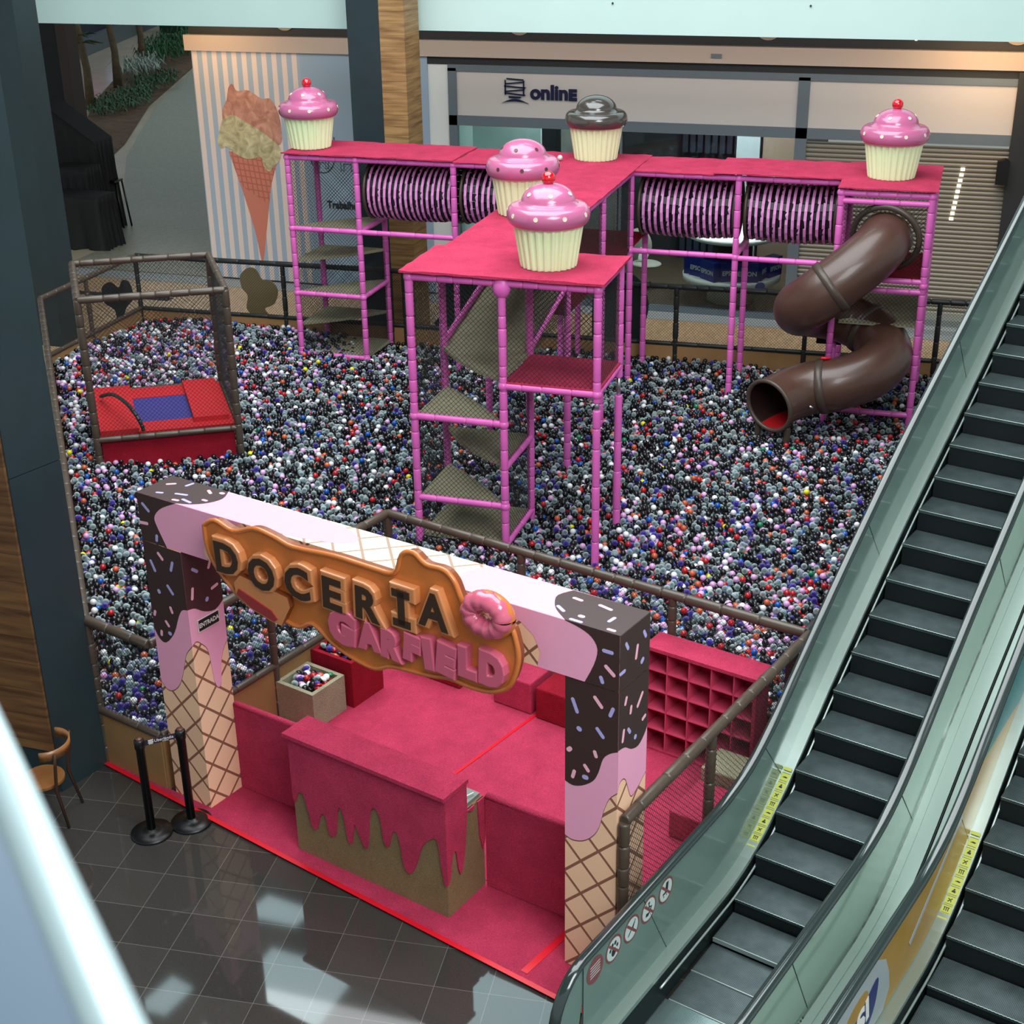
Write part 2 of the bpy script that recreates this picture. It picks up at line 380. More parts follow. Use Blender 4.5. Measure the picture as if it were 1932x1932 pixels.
struct(MB().box(-3.97, 12.62, -.01, 3.3, 17.5, .02), 'floor_shop', 'shop_floor')
struct(MB().box(-3.97, 17.4, 0, 3.3, 17.6, 5), 'wall_shop_back', 'shop_dark')
struct(MB().box(3.2, 12.7, 0, 3.3, 17.5, 5), 'wall_shop_right', 'shop_dark')
struct(MB().box(-4.1, 12.9, 0, -3.97, 17.5, 5), 'wall_shop_left', 'pale_panel')
struct(MB().box(-4.1, 12.95, 4.9, 3.3, 17.6, 5.1), 'ceiling_shop', 'shop_dark')
area('shop_lamp', (1.6, 13.6, 4.7), 1.6, 330, (.95, .98, 1.0)); area('shop_lamp_left', (-2.2, 13.2, 4.7), 1.2, 60, (.85, 1.0, .98))
# roller shutter to the right
def shutter():
    m = bpy.data.materials.new('shutter_slats'); k = NB(m); z = k.dot(k.pos(), (0, 0, 1))
    g = k.line(z, .085, .022); k.L.new(k.mix(g, lin((150, 146, 136)), lin((88, 84, 78))), k.b.inputs['Base Color'])
    k.b.inputs['Roughness'].default_value = .45; k.b.inputs['Metallic'].default_value = .35; return m
M['shutter'] = shutter()
t = thing('roller_shutter', 'grey slatted roller shutter closed behind the brown tube slide', 'shutter', (5.2, 12.6, 0))
sh = MB(); z = .38
while z < 3.6:
    zt = min(z+.085, 3.62)
    sh.add([(3.36, 12.56, z), (7.1, 12.56, z), (7.1, 12.585, z+.02), (3.36, 12.585, z+.02), (3.36, 12.56, zt), (7.1, 12.56, zt)], [(0, 1, 2, 3), (3, 2, 5, 4)]); z += .085
sh.build('slat_curtain', 'shutter', t)
MB().box(3.36, 12.5, .25, 7.1, 12.6, .38).build('bottom_bar', 'steel_dull', t)
lsm = mat('lit_slots', (255, 245, 225), .5, emit=(255, 240, 215), estr=2.2)
for i in range(10): MB().box(6.27-.012*i, 12.545, 3.17-i*.105, 6.345-.012*i, 12.56, 3.225-i*.105).build('lit_slot', lsm, t, label='small lit slot')
struct(MB().box(7.1, 12.4, 0, 7.5, 13, 5.0), 'trim_13', 'darkband')
struct(MB().box(3.3, 12.3, 0, 7.5, 12.6, .1), 'trim_14', 'concrete')
# flat discs coloured as downlight glow in the gap, small lit tube
for x, nm in ((-7.6, 'left, over the striped hoarding'), (-2.45, 'just right of the far dark column'), (2.5, 'above the sign end'), (7.0, 'rightmost, in the warm light')):
    solo(MB().tube([(x, 12.6, 5.72), (x, 12.58, 5.72)], .27, 24, 0), 'round_glow', mat('glow_disc', (150, 136, 118), .5), 'round downlight glow disc in the dark gap, '+nm, 'lamp', 'round downlight glows under the slab')
solo(MB().box(5.2, 12.57, 5.5, 5.24, 12.62, 5.75), 'lamp_tube', mat('lit_tube', (255, 240, 200), .5, emit=(255, 235, 190), estr=4), 'tiny lit tube hanging in the dark gap at the right', 'lamp')
for nm, x, pw in (('warm_lamp_right', 6.7, 58), ('warm_lamp_left', -9.3, 38)):
    l = bpy.data.lights.new(nm, 'AREA'); l.energy = pw; l.color = (1, .66, .36); l.size = 1.6; o = bpy.data.objects.new(nm, l); o.location = (x, 11.1, 5.7); o.rotation_euler = (math.radians(58), 0, 0); COL.objects.link(o)
area('under_slab_lamps', (-1, 11.0, 5.75), 15, 72, (1, .93, .86), (math.radians(58), 0, 0), sizey=.4)
# columns
cb = MB()
F0 = W(-1.5, -.62); F1 = W(-1.5, -.03)
poly = [(F0.x, F0.y), (F1.x, F1.y), (F1.x-2.2, F1.y+.2), (F1.x-2.2, F0.y)]
cb.prism(poly, (0, 0, 0), (1, 0, 0), (0, 1, 0), (0, 0, 1), 0, 3.46); cb.prism(poly, (0, 0, 0), (1, 0, 0), (0, 1, 0), (0, 0, 1), 3.468, 12)
struct(cb, 'column_near', 'col_steel')
struct(MB().box(F0.x-2.2, F0.y-.03, .5, F0.x-.012, F0.y+.005, 12), 'column_near_cladding', 'col_wood')
struct(MB().box(-4.6, 9.0, 0, -3.97, 9.75, 12), 'column_back', 'col_steel')
struct(MB().add([(-3.97, 9.0, 0), (-3.5, 9.02, 0), (-3.5, 9.75, 0), (-3.97, 9.75, 0), (-3.97, 9.0, 12), (-3.5, 9.02, 12), (-3.5, 9.75, 12), (-3.97, 9.75, 12)], [(0, 1, 5, 4), (1, 2, 6, 5), (2, 3, 7, 6), (4, 5, 6, 7)]), 'column_back_cladding', 'col_wood_light')
struct(MB().box(-11.0, 7.1, 0, -10.24, 7.8, 12), 'column_left', 'col_steel')
M['black_wall'] = mat('black_wall', (12, 14, 18), .7); M['brown_wall'] = mat('dark_brown_wall', (52, 36, 28), .6)
struct(MB().box(-30, 18.0, 0, -16.85, 18.3, 9), 'wall_far_left', 'black_wall')
struct(MB().box(-16.85, 17.9, 0, -16.55, 18.4, 9), 'column_brown', 'brown_wall')
# skylight openings above the hall (seen mirrored in the floor)
sky_m = mat('skylight_pane', (230, 245, 250), .5, emit=(205, 238, 245), estr=5.5)
for i, (x0, y0, x1, y1) in enumerate(((-9.3, 9.7, -7.6, 10.6), (-8.3, 6.6, -5.6, 8.8), (-10.2, 6.0, -9.2, 7.2), (-3.2, 7.6, -.4, 9.6), (-1, 10.6, 3, 12))):
    struct(MB().add([(x0, y0, 16), (x0+.3, y1, 16), (x1, y1-.2, 16), (x1-.2, y0, 16)], [(0, 1, 2, 3)]), 'window_%d' % (i+3), sky_m)
struct(MB().box(-30, -22, 16.05, 22, 30, 16.4), 'ceiling', mat('hall_ceiling', (70, 82, 86), .8))
# ================================================================== ball pit fence
RZ, WZ = 1.70, .65        # top rail and low wall heights
PA = W(-1.55, 0); PB = W(-.62, 0); PC = W(-.62, 3.68); PD = W(4.62, 3.68); PE = W(4.62, 15.7); PF = Vector((-8.95, 8.0, 0)); PG = Vector((-8.95, 4.85, 0))
PE = Vector((PE.x, 8.75, 0))
def fence(name_label, p, q, posts, pad='brown_pad', panel=True, low=WZ, net=True, cell=.055, r=.047, top=RZ, inset=0, group='netted fence runs round the ball pit', toprail=True, botrail=True):
    p, q = Vector(p), Vector(q); d = q-p; L = d.length; u = d/L
    t = thing('netted_fence', name_label, 'fence', (p+q)/2, group)
    for s in posts:
        x = p+u*(L*s); b = MB(); b.pad(x, x+ZZ*(top-.02), r, .26, wob=.1, n=10); b.build('post', pad, t)
    if toprail: MB().pad(p+ZZ*top, q+ZZ*top, r*1.1, .34, wob=.05).build('rail', pad, t)
    if botrail: MB().pad(p+ZZ*low, q+ZZ*low, r*.9, .5, wob=.05).build('rail', pad, t)
    if panel:
        n = Vector((u.y, -u.x, 0))*.015; b = MB(); b.hexa([p-n, p+n, q+n, q-n, p-n+ZZ*low, p+n+ZZ*low, q+n+ZZ*low, q-n+ZZ*low]); b.build('low_wall_panel', 'pit_panel', t)
    if net: MB().net(p+ZZ*low, u, L, ZZ, top-low, cell, .0022).build('net', 'net', t)
    return t
fence('brown padded netted fence in front of the dark column, nearest pit corner', PA, PB, (0.03,))
fence('brown padded netted fence side running inward behind the left candy post', PB, PC, (.45, 1.0), cell=.05)
fence('long brown padded fence crossing between pink carpeted room and the balls', PC, PD, (.36, .72, 1.0), cell=.07)
fence('brown padded fence side at right, passing under the escalator glass', W(4.66, .12), W(4.66, 3.68), (0.0, .42), 'brown_pad', panel=False, low=.06, cell=.055)
fence('dark padded pit fence side hidden mostly behind the escalator', PD, PE, (.3, .6, 1), 'dark_pad', cell=.12)
fence('dark padded netted fence along the back, in front of the shop window', PE, Vector((-3.4, 8.22, 0)), (.22, .4, .585, .8, 1.0), 'dark_pad')
fence('dark padded netted fence at back left, in front of the striped hoarding', Vector((-3.4, 8.22, 0)), PF, (.05, .44, 1.0), 'dark_pad')
fence('brown padded fence at the left end of the pit by the covered furniture', PF, PG, (.55,), 'brown_pad')
fence('brown padded fence slanting behind the near dark column', PG, PA, (0.0, .12, .3, .5, .7, .9), 'brown_pad')

# ================================================================== pink climbing frame
XA, XB, XC = 0.0, 1.2, 2.4; Y0, Y1 = 0.0, 1.15
XL0, XL1, XL2, XR1, XR2, XR3 = -4.95, -3.66, -1.88, 2.95, 4.62, 5.95
YF, YB, YG = 6.9, 8.05, 6.2; ZT = 4.0
T = thing('climbing_frame', 'tall pink padded climbing frame with red carpeted roofs standing in the balls', 'play structure', (1.2, 4, 0))
def post(x, y, z1=ZT, z0=.1, seg=.24, r=.052): MB().pad((x, y, z0), (x, y, z1), r, seg, wob=.05).build('post', 'pink_pad', T)
def rail(p, q, seg=.45, r=.046): MB().pad(p, q, r, seg).build('rail', 'pink_pad', T)
def joints(pts, r=.075):
    b = MB()
    for p in pts: b.ball(p, r, 12, 8)
    b.build('joint', 'pink_pad', T)
for x, y in ((XA, Y0), (XB, Y0), (XA, Y1), (XB, Y1), (XC-.0, Y1), (XA, 3.0), (XB, 3.0), (XA, 5.0), (XB, 5.0), (XA, YF), (XB, YF), (XL0, YF), (XL1, YF), (XL0, YB), (XL1, YB), (XL2, YF), (XR1, YF), (XR1, YB), (XR2, YF), (XR2, YB), (XR3, YG), (XR3, YB), (XR2, YG), (XB, YB), (XA, YB)): 
    if (x, y) == (XC, Y1): continue
    post(x, y)
post(XC, Y0, ZT, 2.55); MB().tube([(XC, Y0, 2.4), (XC, Y0, 2.6)], .028).build('bare_pipe', 'steel', T); MB().pad((XC, Y0, .1), (XC, Y0, 2.46), .052, .45).build('post', 'pink_pad', T)
post(XC, Y1, ZT, 2.5); MB().tube([(XC, Y1, 2.2), (XC, Y1, 2.55)], .028).build('bare_pipe', 'steel', T); MB().pad((XC, Y1, .1), (XC, Y1, 2.26), .052, .45).build('post', 'pink_pad', T)
for p, q in (((XA, Y0), (XB, Y0)), ((XB, Y0), (XC, Y0)), ((XC, Y0), (XC, Y1)), ((XA, Y0), (XA, Y1)), ((XB, Y1), (XB, YF)), ((XA, Y1), (XA, YF)), ((XL0, YF), (XL1, YF)), ((XL1, YF), (XL2, YF)), ((XL2, YF), (XA, YF)), ((XB, YF), (XR1, YF)), ((XR1, YF), (XR2, YF)), ((XR2, YG), (XR3, YG)), ((XR3, YG), (XR3, YB)), ((XR2, YG), (XR2, YF)), ((XL0, YF), (XL0, YB)), ((XL0, YB), (XR3, YB))):
    rail((*p, ZT-.03), (*q, ZT-.03), .3 if abs(p[0]-q[0]) < 1.4 else .55)
rail((XR2, YG, ZT-.15), (XR3, YG, ZT-.15))
for p, q, z in (((XL0, YF), (XL1, YF), 2.72), ((XL1, YF), (XL1, YB), 2.72), ((XL1, YF), (XA, YF), 2.72), ((XB, YF), (XR1, YF), 2.7), ((XR1, YF), (XR2, YF), 2.68), ((XR1, YF), (XR1, YB), 2.7),
                ((XL0, YF), (XL1, YF), 1.54), ((XL1, YF), (XL1, YB), 1.54), ((XL0, YF), (XL1, YF), .4),
                ((XA, Y0), (XB, Y0), 2.15), ((XB, Y0), (XB, Y1), 1.55), ((XA, Y0), (XB, Y0), 1.02), ((XB, Y0), (XB, Y1), .47),
                ((XB, Y0), (XC, Y0), 2.66), ((XC, Y0), (XC, Y1), 2.66), ((XB, Y1), (XC, Y1), 2.66), ((XR2, YG), (XR3, YG), 2.66), ((XR2, YG), (XR3, YG), 2.5), ((XR3, YG), (XR3, YB), 2.6), ((XR2, YG), (XR3, YG), .5), ((XR2, YF), (XR2, YB), 2.6)):
    rail((*p, z), (*q, z), .35)
joints([(x, y, z) for x, y in ((XA, Y0), (XC, Y0), (XL0, YF), (XL1, YF), (XL2, YF), (XR1, YF), (XR2, YG), (XR3, YG), (XB, YF)) for z in (ZT-.03,)] + [(XL1, YF, 2.72), (XL1, YF, 1.54), (XL1, YF, .4), (XL0, YF, .4), (XL0, YF, 2.72), (XL0, YF, 1.54), (XR1, YF, 2.69), (XB, YF, 2.7), (XA, Y0, 2.15), (XB, Y0, 2.15), (XB, Y0, 2.66), (XC, Y0, 2.66), (XB, Y0, 1.02), (XB, Y0, .47), (XR3, YG, 2.6)], .068)
MB().ball((XB, Y0, ZT-.08), .115, 14, 10, sc=(1, .8, 1.25)).build('padded_cap', 'pink_pad', T)
# carpeted roofs
def deck(x0, y0, x1, y1, z=4.03, th=.03, nm='roof_panel', m='pink_carpet', wav=.008):
    nx, ny = max(2, int((x1-x0)/.15)), max(2, int((y1-y0)/.15)); b = MB(); vs = []
    for s in (0, 1):
        for j in range(ny+1):
            for i in range(nx+1):
                ex = i in (0, nx) or j in (0, ny)
                vs.append((x0+(x1-x0)*i/nx, y0+(y1-y0)*j/ny, z+th*s+(random.uniform(-wav, wav) if ex else random.uniform(-wav, wav)*.3)-(.012 if ex and s else 0)))
    o = (nx+1)*(ny+1); fs = []
    for j in range(ny):
        for i in range(nx):
            a = j*(nx+1)+i; fs += [(o+a, o+a+1, o+a+nx+2, o+a+nx+1), (a, a+nx+1, a+nx+2, a+1)]
    for i in range(nx): a = ny*(nx+1)+i; fs += [(i, i+1, o+i+1, o+i), (a+1, a, o+a, o+a+1)]
    for j in range(ny): a = j*(nx+1); c = a+nx; fs += [(a+nx+1, a, o+a, o+a+nx+1), (c, c+nx+1, o+c+nx+1, o+c)]
    b.add(vs, fs, 0, False); b.build(nm, m, T)
deck(-.09, -.10, 2.5, 1.27, 4.04, .04); deck(-.02, 1.2, 1.26, 4.6, 4.015); deck(-.03, 4.55, 1.27, 8.15, 4.02)
deck(XL0-.08, YF-.09, XL2+.02, YB+.1, 4.035); deck(XL2, YF-.07, -.03, YB+.08, 4.01); deck(1.27, YF-.07, 2.62, YB+.08, 4.01); deck(2.55, YF-.1, XR2+.02, YB+.1, 4.04)
deck(XR2-.05, YG-.1, XR3+.08, YB+.12, 4.05)
# spider-step platforms: triangles that alternate from side to side
def tri(pts, z, m='tan_carpet', th=.05, nm='step_platform', bulge=.1):
    P = [Vector((x, y, 0)) for x, y in pts]; poly = [P[0], P[1]]     # last edge P[2]->P[0] bows
    poly.append(P[2]); a, c = P[2], P[0]; d = c-a; nrm = Vector((d.y, -d.x, 0)).normalized(); cen = (P[0]+P[1]+P[2])/3
    if nrm.dot((a+c)/2-cen) < 0: nrm = -nrm
    for k in range(1, 8): s = k/8; poly.append(a+d*s+nrm*bulge*math.sin(PI*s))
    MB().prism([(p.x, p.y) for p in poly], (0, 0, z), (1, 0, 0), (0, 1, 0), (0, 0, 1), -th, 0).build(nm, m, T)
l0, l1, f, bk = XL0+.03, XL1-.03, YF+.02, YB-.02
tri([(l0, f), (l1, f), (l1, bk)], 2.76); tri([(l1, bk), (l0, bk), (l0, f)], 2.16); tri([(l0, f), (l1, f), (l1, bk)], 1.58); tri([(l1, bk), (l0, bk), (l0, f)], .98)
MB().prism([(l0, f), (l1, f), (l1+.05, bk), (l0, bk)], (0, 0, .42), (1, 0, 0), (0, 1, 0), (0, 0, 1), -.05, 0).build('step_platform', 'tan_carpet', T)
a0, a1, b0, b1 = XA+.03, XB-.03, Y0+.03, Y1-.03
tri([(a1, b0), (a0, b0), (a0, b1)], 2.18, bulge=.05); tri([(a0, b1), (a1, b1), (a1, b0)], 1.6, bulge=.12); tri([(a1, b0), (a0, b0), (a0, b1)], 1.05, bulge=.05); 
MB().prism([(a0, b1), (a1+.02, b1), (a1+.02, b0), (a0, b0)], (0, 0, .5), (1, 0, 0), (0, 1, 0), (0, 0, 1), -.05, 0).build('step_platform', 'tan_carpet', T)
tri([(a0-.05, b1+.02), (a1+.02, b1+.02), (a1, b0)], 2.74, bulge=.1)
MB().box(XB+.02, Y0-.02, 2.68, XC+.03, Y1, 2.72).build('platform', 'pink_carpet', T)
# sloping carpeted crossing under the roof, with padded sides
MB().hexa([(XA+.02, Y1, 2.7), (XB-.02, Y1, 2.7), (XB-.02, 3.0, 3.1), (XA+.02, 3.0, 3.1), (XA+.02, Y1, 2.74), (XB-.02, Y1, 2.74), (XB-.02, 3.0, 3.14), (XA+.02, 3.0, 3.14)]).build('sloping_walkway', 'tan_carpet', T)
for x in (XA, XB): rail((x, Y1, 2.78), (x, 3.0, 3.17), .16, .042)
MB().box(XA, 3.0, 2.7, XB, YB, 2.74).build('platform', 'red_carpet', T)
MB().box(XR2, YG, 2.62, XR3, YB, 2.66).build('platform', 'red_carpet', T)
MB().box(XR2+.1, YG+.1, 1.9, XR3, YB, 1.94).build('platform', 'tan_carpet', T)
# nets of the frame
X_, Y_ = (1, 0, 0), (0, 1, 0)
for o, u, L, z0, z1 in (((XL0, YF), X_, 1.29, .42, 3.97), ((XL0, YF), Y_, 1.15, .42, 3.97), ((XL0, YB), X_, 1.29, .42, 3.97), ((XL1, YF), Y_, 1.15, .42, 2.1),
                         ((XA, Y0), X_, 1.2, .47, 2.15), ((XA, Y0), X_, 1.2, 2.15, 3.97), ((XB, Y0), X_, 1.2, 2.68, 3.97), ((XC, Y0), Y_, 1.15, 2.68, 3.97), ((XB, Y1), X_, 1.2, 2.68, 3.97), ((XA, Y0), Y_, 1.15, .47, 3.97), ((XB, Y0), Y_, 1.15, .47, 2.6),
                         ((XA, Y1), Y_, YF-Y1, 2.7, 3.97), ((XB, Y1), Y_, YF-Y1, 2.7, 3.97), ((XR2, YG), X_, 1.33, 2.62, 3.85), ((XR2, YB), X_, 1.33, 2.0, 3.97), ((XR3, YG), Y_, 1.85, 2.0, 3.97), ((XR2, YG), X_, 1.33, 1.95, 2.5)):
    MB().net((*o, z0), u, L, (0, 0, 1), z1-z0, .065, .0028).build('net', 'net', T)
# woven strap tunnels
def tunnel(x0, x1, sag=.0):
    b = MB(); yc, zc, R = (YF+YB)/2-.02, 3.37, .47; n = max(3, int((x1-x0)/.105)); L = x1-x0
    def cen(x): s = (x-x0)/L; return zc-.045*math.sin(PI*s)
    for i in range(n):
        x = x0+.06+(L-.12)*(i+.5)/n; w = .023; vs = []; K = 40; tilt = random.uniform(-.012, .012)
        for dx in (-w, w):
            for j in range(K):
                a = 2*PI*j/K; rr = R+.008+(.003 if (j+i) % 2 else -.003)+random.uniform(-.003, .003); vs.append((x+dx+tilt*math.sin(a), yc+rr*math.cos(a), cen(x)+rr*math.sin(a)))
        b.add(vs, [(j, (j+1) % K, K+(j+1) % K, K+j) for j in range(K)], 0, False)
        b.f += []; 
    K = 22
    for j in range(K):
        a = 2*PI*(j+.5)/K; N_ = 2*n+1; vs = []
        for i in range(N_+1):
            x = x0+.03+(L-.06)*i/N_
            rr = R+(.0155 if (i % 2 and (i//2+j) % 4 == 0) else -.006)
            for da in (-.128, .128): vs.append((x, yc+rr*math.cos(a+da), cen(x)+rr*math.sin(a+da)))
        b.add(vs, [(2*i, 2*i+1, 2*i+3, 2*i+2) for i in range(N_)], 1, False)
    o = b.build('woven_tunnel', ['strap_pink', 'strap_black'], T); so = o.modifiers.new('thickness', 'SOLIDIFY'); so.thickness = .004
    for x in (x0+.03, x1-.03):
        r = MB(); ring = [(x, yc+(R+.02)*math.cos(2*PI*k/32), zc+(R+.02)*math.sin(2*PI*k/32)) for k in range(33)]; r.tube(ring, .028, 8, cap=False); r.build('tunnel_ring', 'seam', T)
for x0, x1 in ((XL1+.06, XL2-.02), (XL2+.06, XA-.05), (XB+.08, XR1-.04), (XR1+.08, XR2-.1)): tunnel(x0, x1)

# ================================================================== brown tube slide
def spline(P, n=10):
    P = [Vector(p) for p in P]; out = []
    for i in range(len(P)-1):
        p0, p1, p2, p3 = P[max(i-1, 0)], P[i], P[i+1], P[min(i+2, len(P)-1)]
        for k in range(n):
            t = k/n; out.append(.5*((2*p1)+(p2-p0)*t+(2*p0-5*p1+4*p2-p3)*t*t+(3*p1-p0-3*p2+p3)*t**3))
    out.append(P[-1]); return out
SP = [(5.33, 6.35, 3.3), (5.22, 5.95, 3.17), (4.85, 5.65, 2.85), (4.42, 5.55, 2.5), (4.16, 5.85, 2.22), (4.25, 6.45, 2.02), (4.75, 6.85, 1.84), (5.25, 6.7, 1.66), (5.5, 6.2, 1.48), (5.3, 5.7, 1.32), (4.85, 5.45, 1.18), (4.45, 5.42, 1.09), (4.12, 5.2, 1.0), (3.9, 4.86, .94)]
path = spline(SP, 8); RS = .41
S = thing('tube_slide', 'glossy dark brown spiral tube slide ending open over the balls', 'slide', (4.8, 6, .5))
sl = MB().tube(path, RS, 40, 0, cap=False).build('slide_tube', 'slide', S)
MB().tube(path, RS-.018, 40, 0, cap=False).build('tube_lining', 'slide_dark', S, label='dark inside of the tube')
rs_ = MB(); vs = []; seg = path[-14:]
for i, c in enumerate(seg):
    d = (seg[min(i+1, len(seg)-1)]-seg[max(i-1, 0)]).normalized(); x = d.cross(ZZ).normalized(); y = x.cross(d)
    for k in range(15): a = -PI*.97+PI*.62*k/14; vs.append(c+(x*math.cos(a)+y*math.sin(a))*(RS-.028))
rs_.add(vs, [(i*15+k, i*15+k+1, (i+1)*15+k+1, (i+1)*15+k) for i in range(13) for k in range(14)], 0, True); rs_.build('mouth_liner', 'slide_in', S, label='red liner low inside the mouth')
def ring_at(i, r, t, nm, m, parent=S):
    c = path[i]; d = (path[min(i+1, len(path)-1)]-path[max(i-1, 0)]).normalized(); x = d.cross(ZZ).normalized(); y = x.cross(d)
    MB().tube([c+(x*math.cos(2*PI*k/40)+y*math.sin(2*PI*k/40))*r for k in range(41)], t, 8, cap=False).build(nm, m, parent)
for i in (20, 54, 84):
    c = path[i]; d = (path[i+1]-path[i-1]).normalized(); MB().tube([c+d*x for x in (-.062, -.055, .055, .062)], [RS, RS+.022, RS+.022, RS], 40, cap=False).build('seam_band', 'seam', S)
ring_at(len(path)-1, RS, .035, 'rim', 'seam'); ring_at(1, RS+.1, .05, 'rim', 'seam')
c = path[84]; MB().tube([c+Vector((-.07, -.02, RS+.045)), c+Vector((.07, .02, RS+.045))], .022, 8).build('red_tag', 'red_tape', S, label='small red tag round the band')
for lx, ly in ((3.72, 5.1), (4.2, 4.85)): MB().pad((lx, ly, .1), (lx, ly, .62), .05, .3).build('leg', 'brown_pad', S)
MB().tube([(4.5, 4.85, .98), (4.53, 4.82, 1.0), (4.56, 4.83, .98)], .02, 8).build('clamp', 'chrome', S)
MB().box(4.35, 6.9, 1.35, 4.75, 7.5, 1.55).build('dark_pad_block', 'strap_black', S)

# ================================================================== cupcakes on the roofs
def cupcake(loc, rot, frost, dots, cherry, label, sc=1.1):
    t = thing('cupcake_figure', label, 'cupcake', loc, 'giant cupcakes on the carpeted roofs')
    x, y, z = loc; pl = lambda a, h: 1+.03*max(-1, min(1, 2.2*math.sin(a*26)))
    prof = [(.315, 0), (.32, .02), (.36, .28), (.40, .54), (.395, .56)]
    MB().lathe([(r*sc, h*sc) for r, h in prof], loc, 208, f=pl, smooth=False).build('paper_cup', 'cup', t)
    pr = []
    for k in range(0, 13): a = -PI/2+PI*k/12*.92; pr.append((.39+.085*math.cos(a), .555+.115*math.sin(a)))
    pr += [(.36, .668), (.325, .675), (.312, .69)]
    for k in range(0, 10): a = PI/2*k/9; pr.append((.308*math.cos(a*.98)+.002, .69+.21*math.sin(a)))
    pr = [(max(r, .004)*sc, (h+.03)*sc) for r, h in pr]; pr[0] = (.3*sc, .47*sc)
    MB().lathe(pr, loc, 48).build('frosting', frost, t)
    if dots:
        b = MB()
        for ring, (rr, hh, nx, nz) in enumerate(((.466, .585, 1, .15), (.262, .80, .72, .7))):
            for k in range(9 if ring == 0 else (6 if ring == 1 else 7)):
                a = rot+2*PI*k/(9 if ring == 0 else (6 if ring == 1 else 7))+ring*.4; n = Vector((math.cos(a)*nx, math.sin(a)*nx, nz)).normalized()
                p = Vector((x+rr*sc*math.cos(a), y+rr*sc*math.sin(a), z+(hh+.03)*sc)); u = n.orthogonal().normalized(); v = n.cross(u)
                poly = [(.028*math.cos(2*PI*i/12), .028*math.sin(2*PI*i/12)) for i in range(12)]; b.prism(poly, p, u, v, n, -.02, .008)
        b.build('dots', dots, t)
    if cherry: MB().ball((x, y, z+.985*sc), .084, 16, 12).build('cherry', 'cherry', t)
    return t
DZ = 4.075
cupcake((-4.72, 7.4, DZ), .3, 'frost_pink', 'dot_cream', True, 'pink cupcake with cherry at the left end of the roof beside the dark column')
cupcake((.44, 3.38, DZ-.02), .1, 'frost_pink', 'dot_brown', False, 'pink cupcake with brown dots and no cherry, half hidden by the front one')
cupcake((1.63, .56, DZ+.01), .5, 'frost_pink', 'dot_cream', True, 'nearest pink cupcake with cherry and cream dots on the front roof', 1.07)
cupcake((.42, 7.60, DZ-.02), 0, 'frost_brown', None, False, 'glossy chocolate brown cupcake without cherry at the back roof')
cupcake((5.28, 7.02, DZ+.01), .9, 'frost_pink', 'dot_cream', True, 'pink cupcake with cherry on the roof above the tube slide')
solo(MB().ball((-.12, 7.3, 4.09), .045), 'play_ball', mat('ball_clear_loose', (215, 205, 205), .2), 'single pale ball lying on the roof left of the chocolate cupcake', 'ball')

# ================================================================== caged trampoline in the pit
Cg = thing('caged_trampoline', 'small red and blue trampoline inside a brown padded cage at left', 'trampoline', (-5.2, 2.4, .3))
cF, cR, cBk, cL = Vector((-5.54, 1.06, 0)), Vector((-3.74, 2.12, 0)), Vector((-4.99, 3.92, 0)), Vector((-6.8, 2.86, 0))
for p in (cF, cR, cBk, cL): MB().pad(p+ZZ*.1, p+ZZ*2.97, .055, .25, wob=.1).build('post', 'brown_pad', Cg)
for p, q in ((cF, cR), (cR, cBk), (cBk, cL), (cL, cF)):
    MB().pad(p+ZZ*2.97, q+ZZ*2.97, .055, .3).build('rail', 'brown_pad', Cg); MB().pad(p+ZZ*.82, q+ZZ*.82, .045, .35).build('rail', 'brown_pad', Cg)
    MB().net(p+ZZ*.85, q-p, (q-p).length, ZZ, 2.1, .065, .0024).build('net', 'net', Cg) if (p, q) != (cL, cF) else None
cu_, cv_ = (cR-cF).normalized(), (cL-cF).normalized(); cw = (cR-cF).length; cd = (cL-cF).length
def cpt(s, t, z): return cF+(cR-cF)*s+(cL-cF)*t+ZZ*z
def cslab(s0, t0, s1, t1, z0, z1): b = MB(); b.hexa([cpt(s, t, z) for z in (z0, z1) for s, t in ((s0, t0), (s1, t0), (s1, t1), (s0, t1))]); return b
cslab(.3, .2, .72, .75, .82, .86).build('jumping_mat', mat('trampoline_blue', (58, 52, 128), .6, noise=.1, nscale=30), Cg, label='blue jumping mat')
M['red_pad'] = mat('red_pad', (190, 22, 32), .6, noise=.08)
for s0, t0, s1, t1, z in ((.03, .03, .3, .97, .93), (.28, .03, .97, .22, .872), (.28, .74, .97, .97, .868), (.7, .03, .98, .97, .865), (.70, .12, .95, .95, .95)): cslab(s0, t0, s1, t1, .8, z).build('edge_pad', 'red_pad', Cg)
cslab(.03, 0.02, .97, .05, .15, .78).build('skirt', 'red_carpet', Cg)
arc = spline([(-6.26, 2.35, 1.0), (-5.77, 1.95, 1.22), (-5.26, 1.52, 1.28), (-4.96, 1.3, 1.18), (-4.88, 1.3, 1.0), (-4.93, 1.36, .88)], 3)[:14]
b = MB()
for i in range(13): b.pad(arc[i], arc[i+1], .03, .2)
b.build('grab_bar', 'dark_pad', Cg)

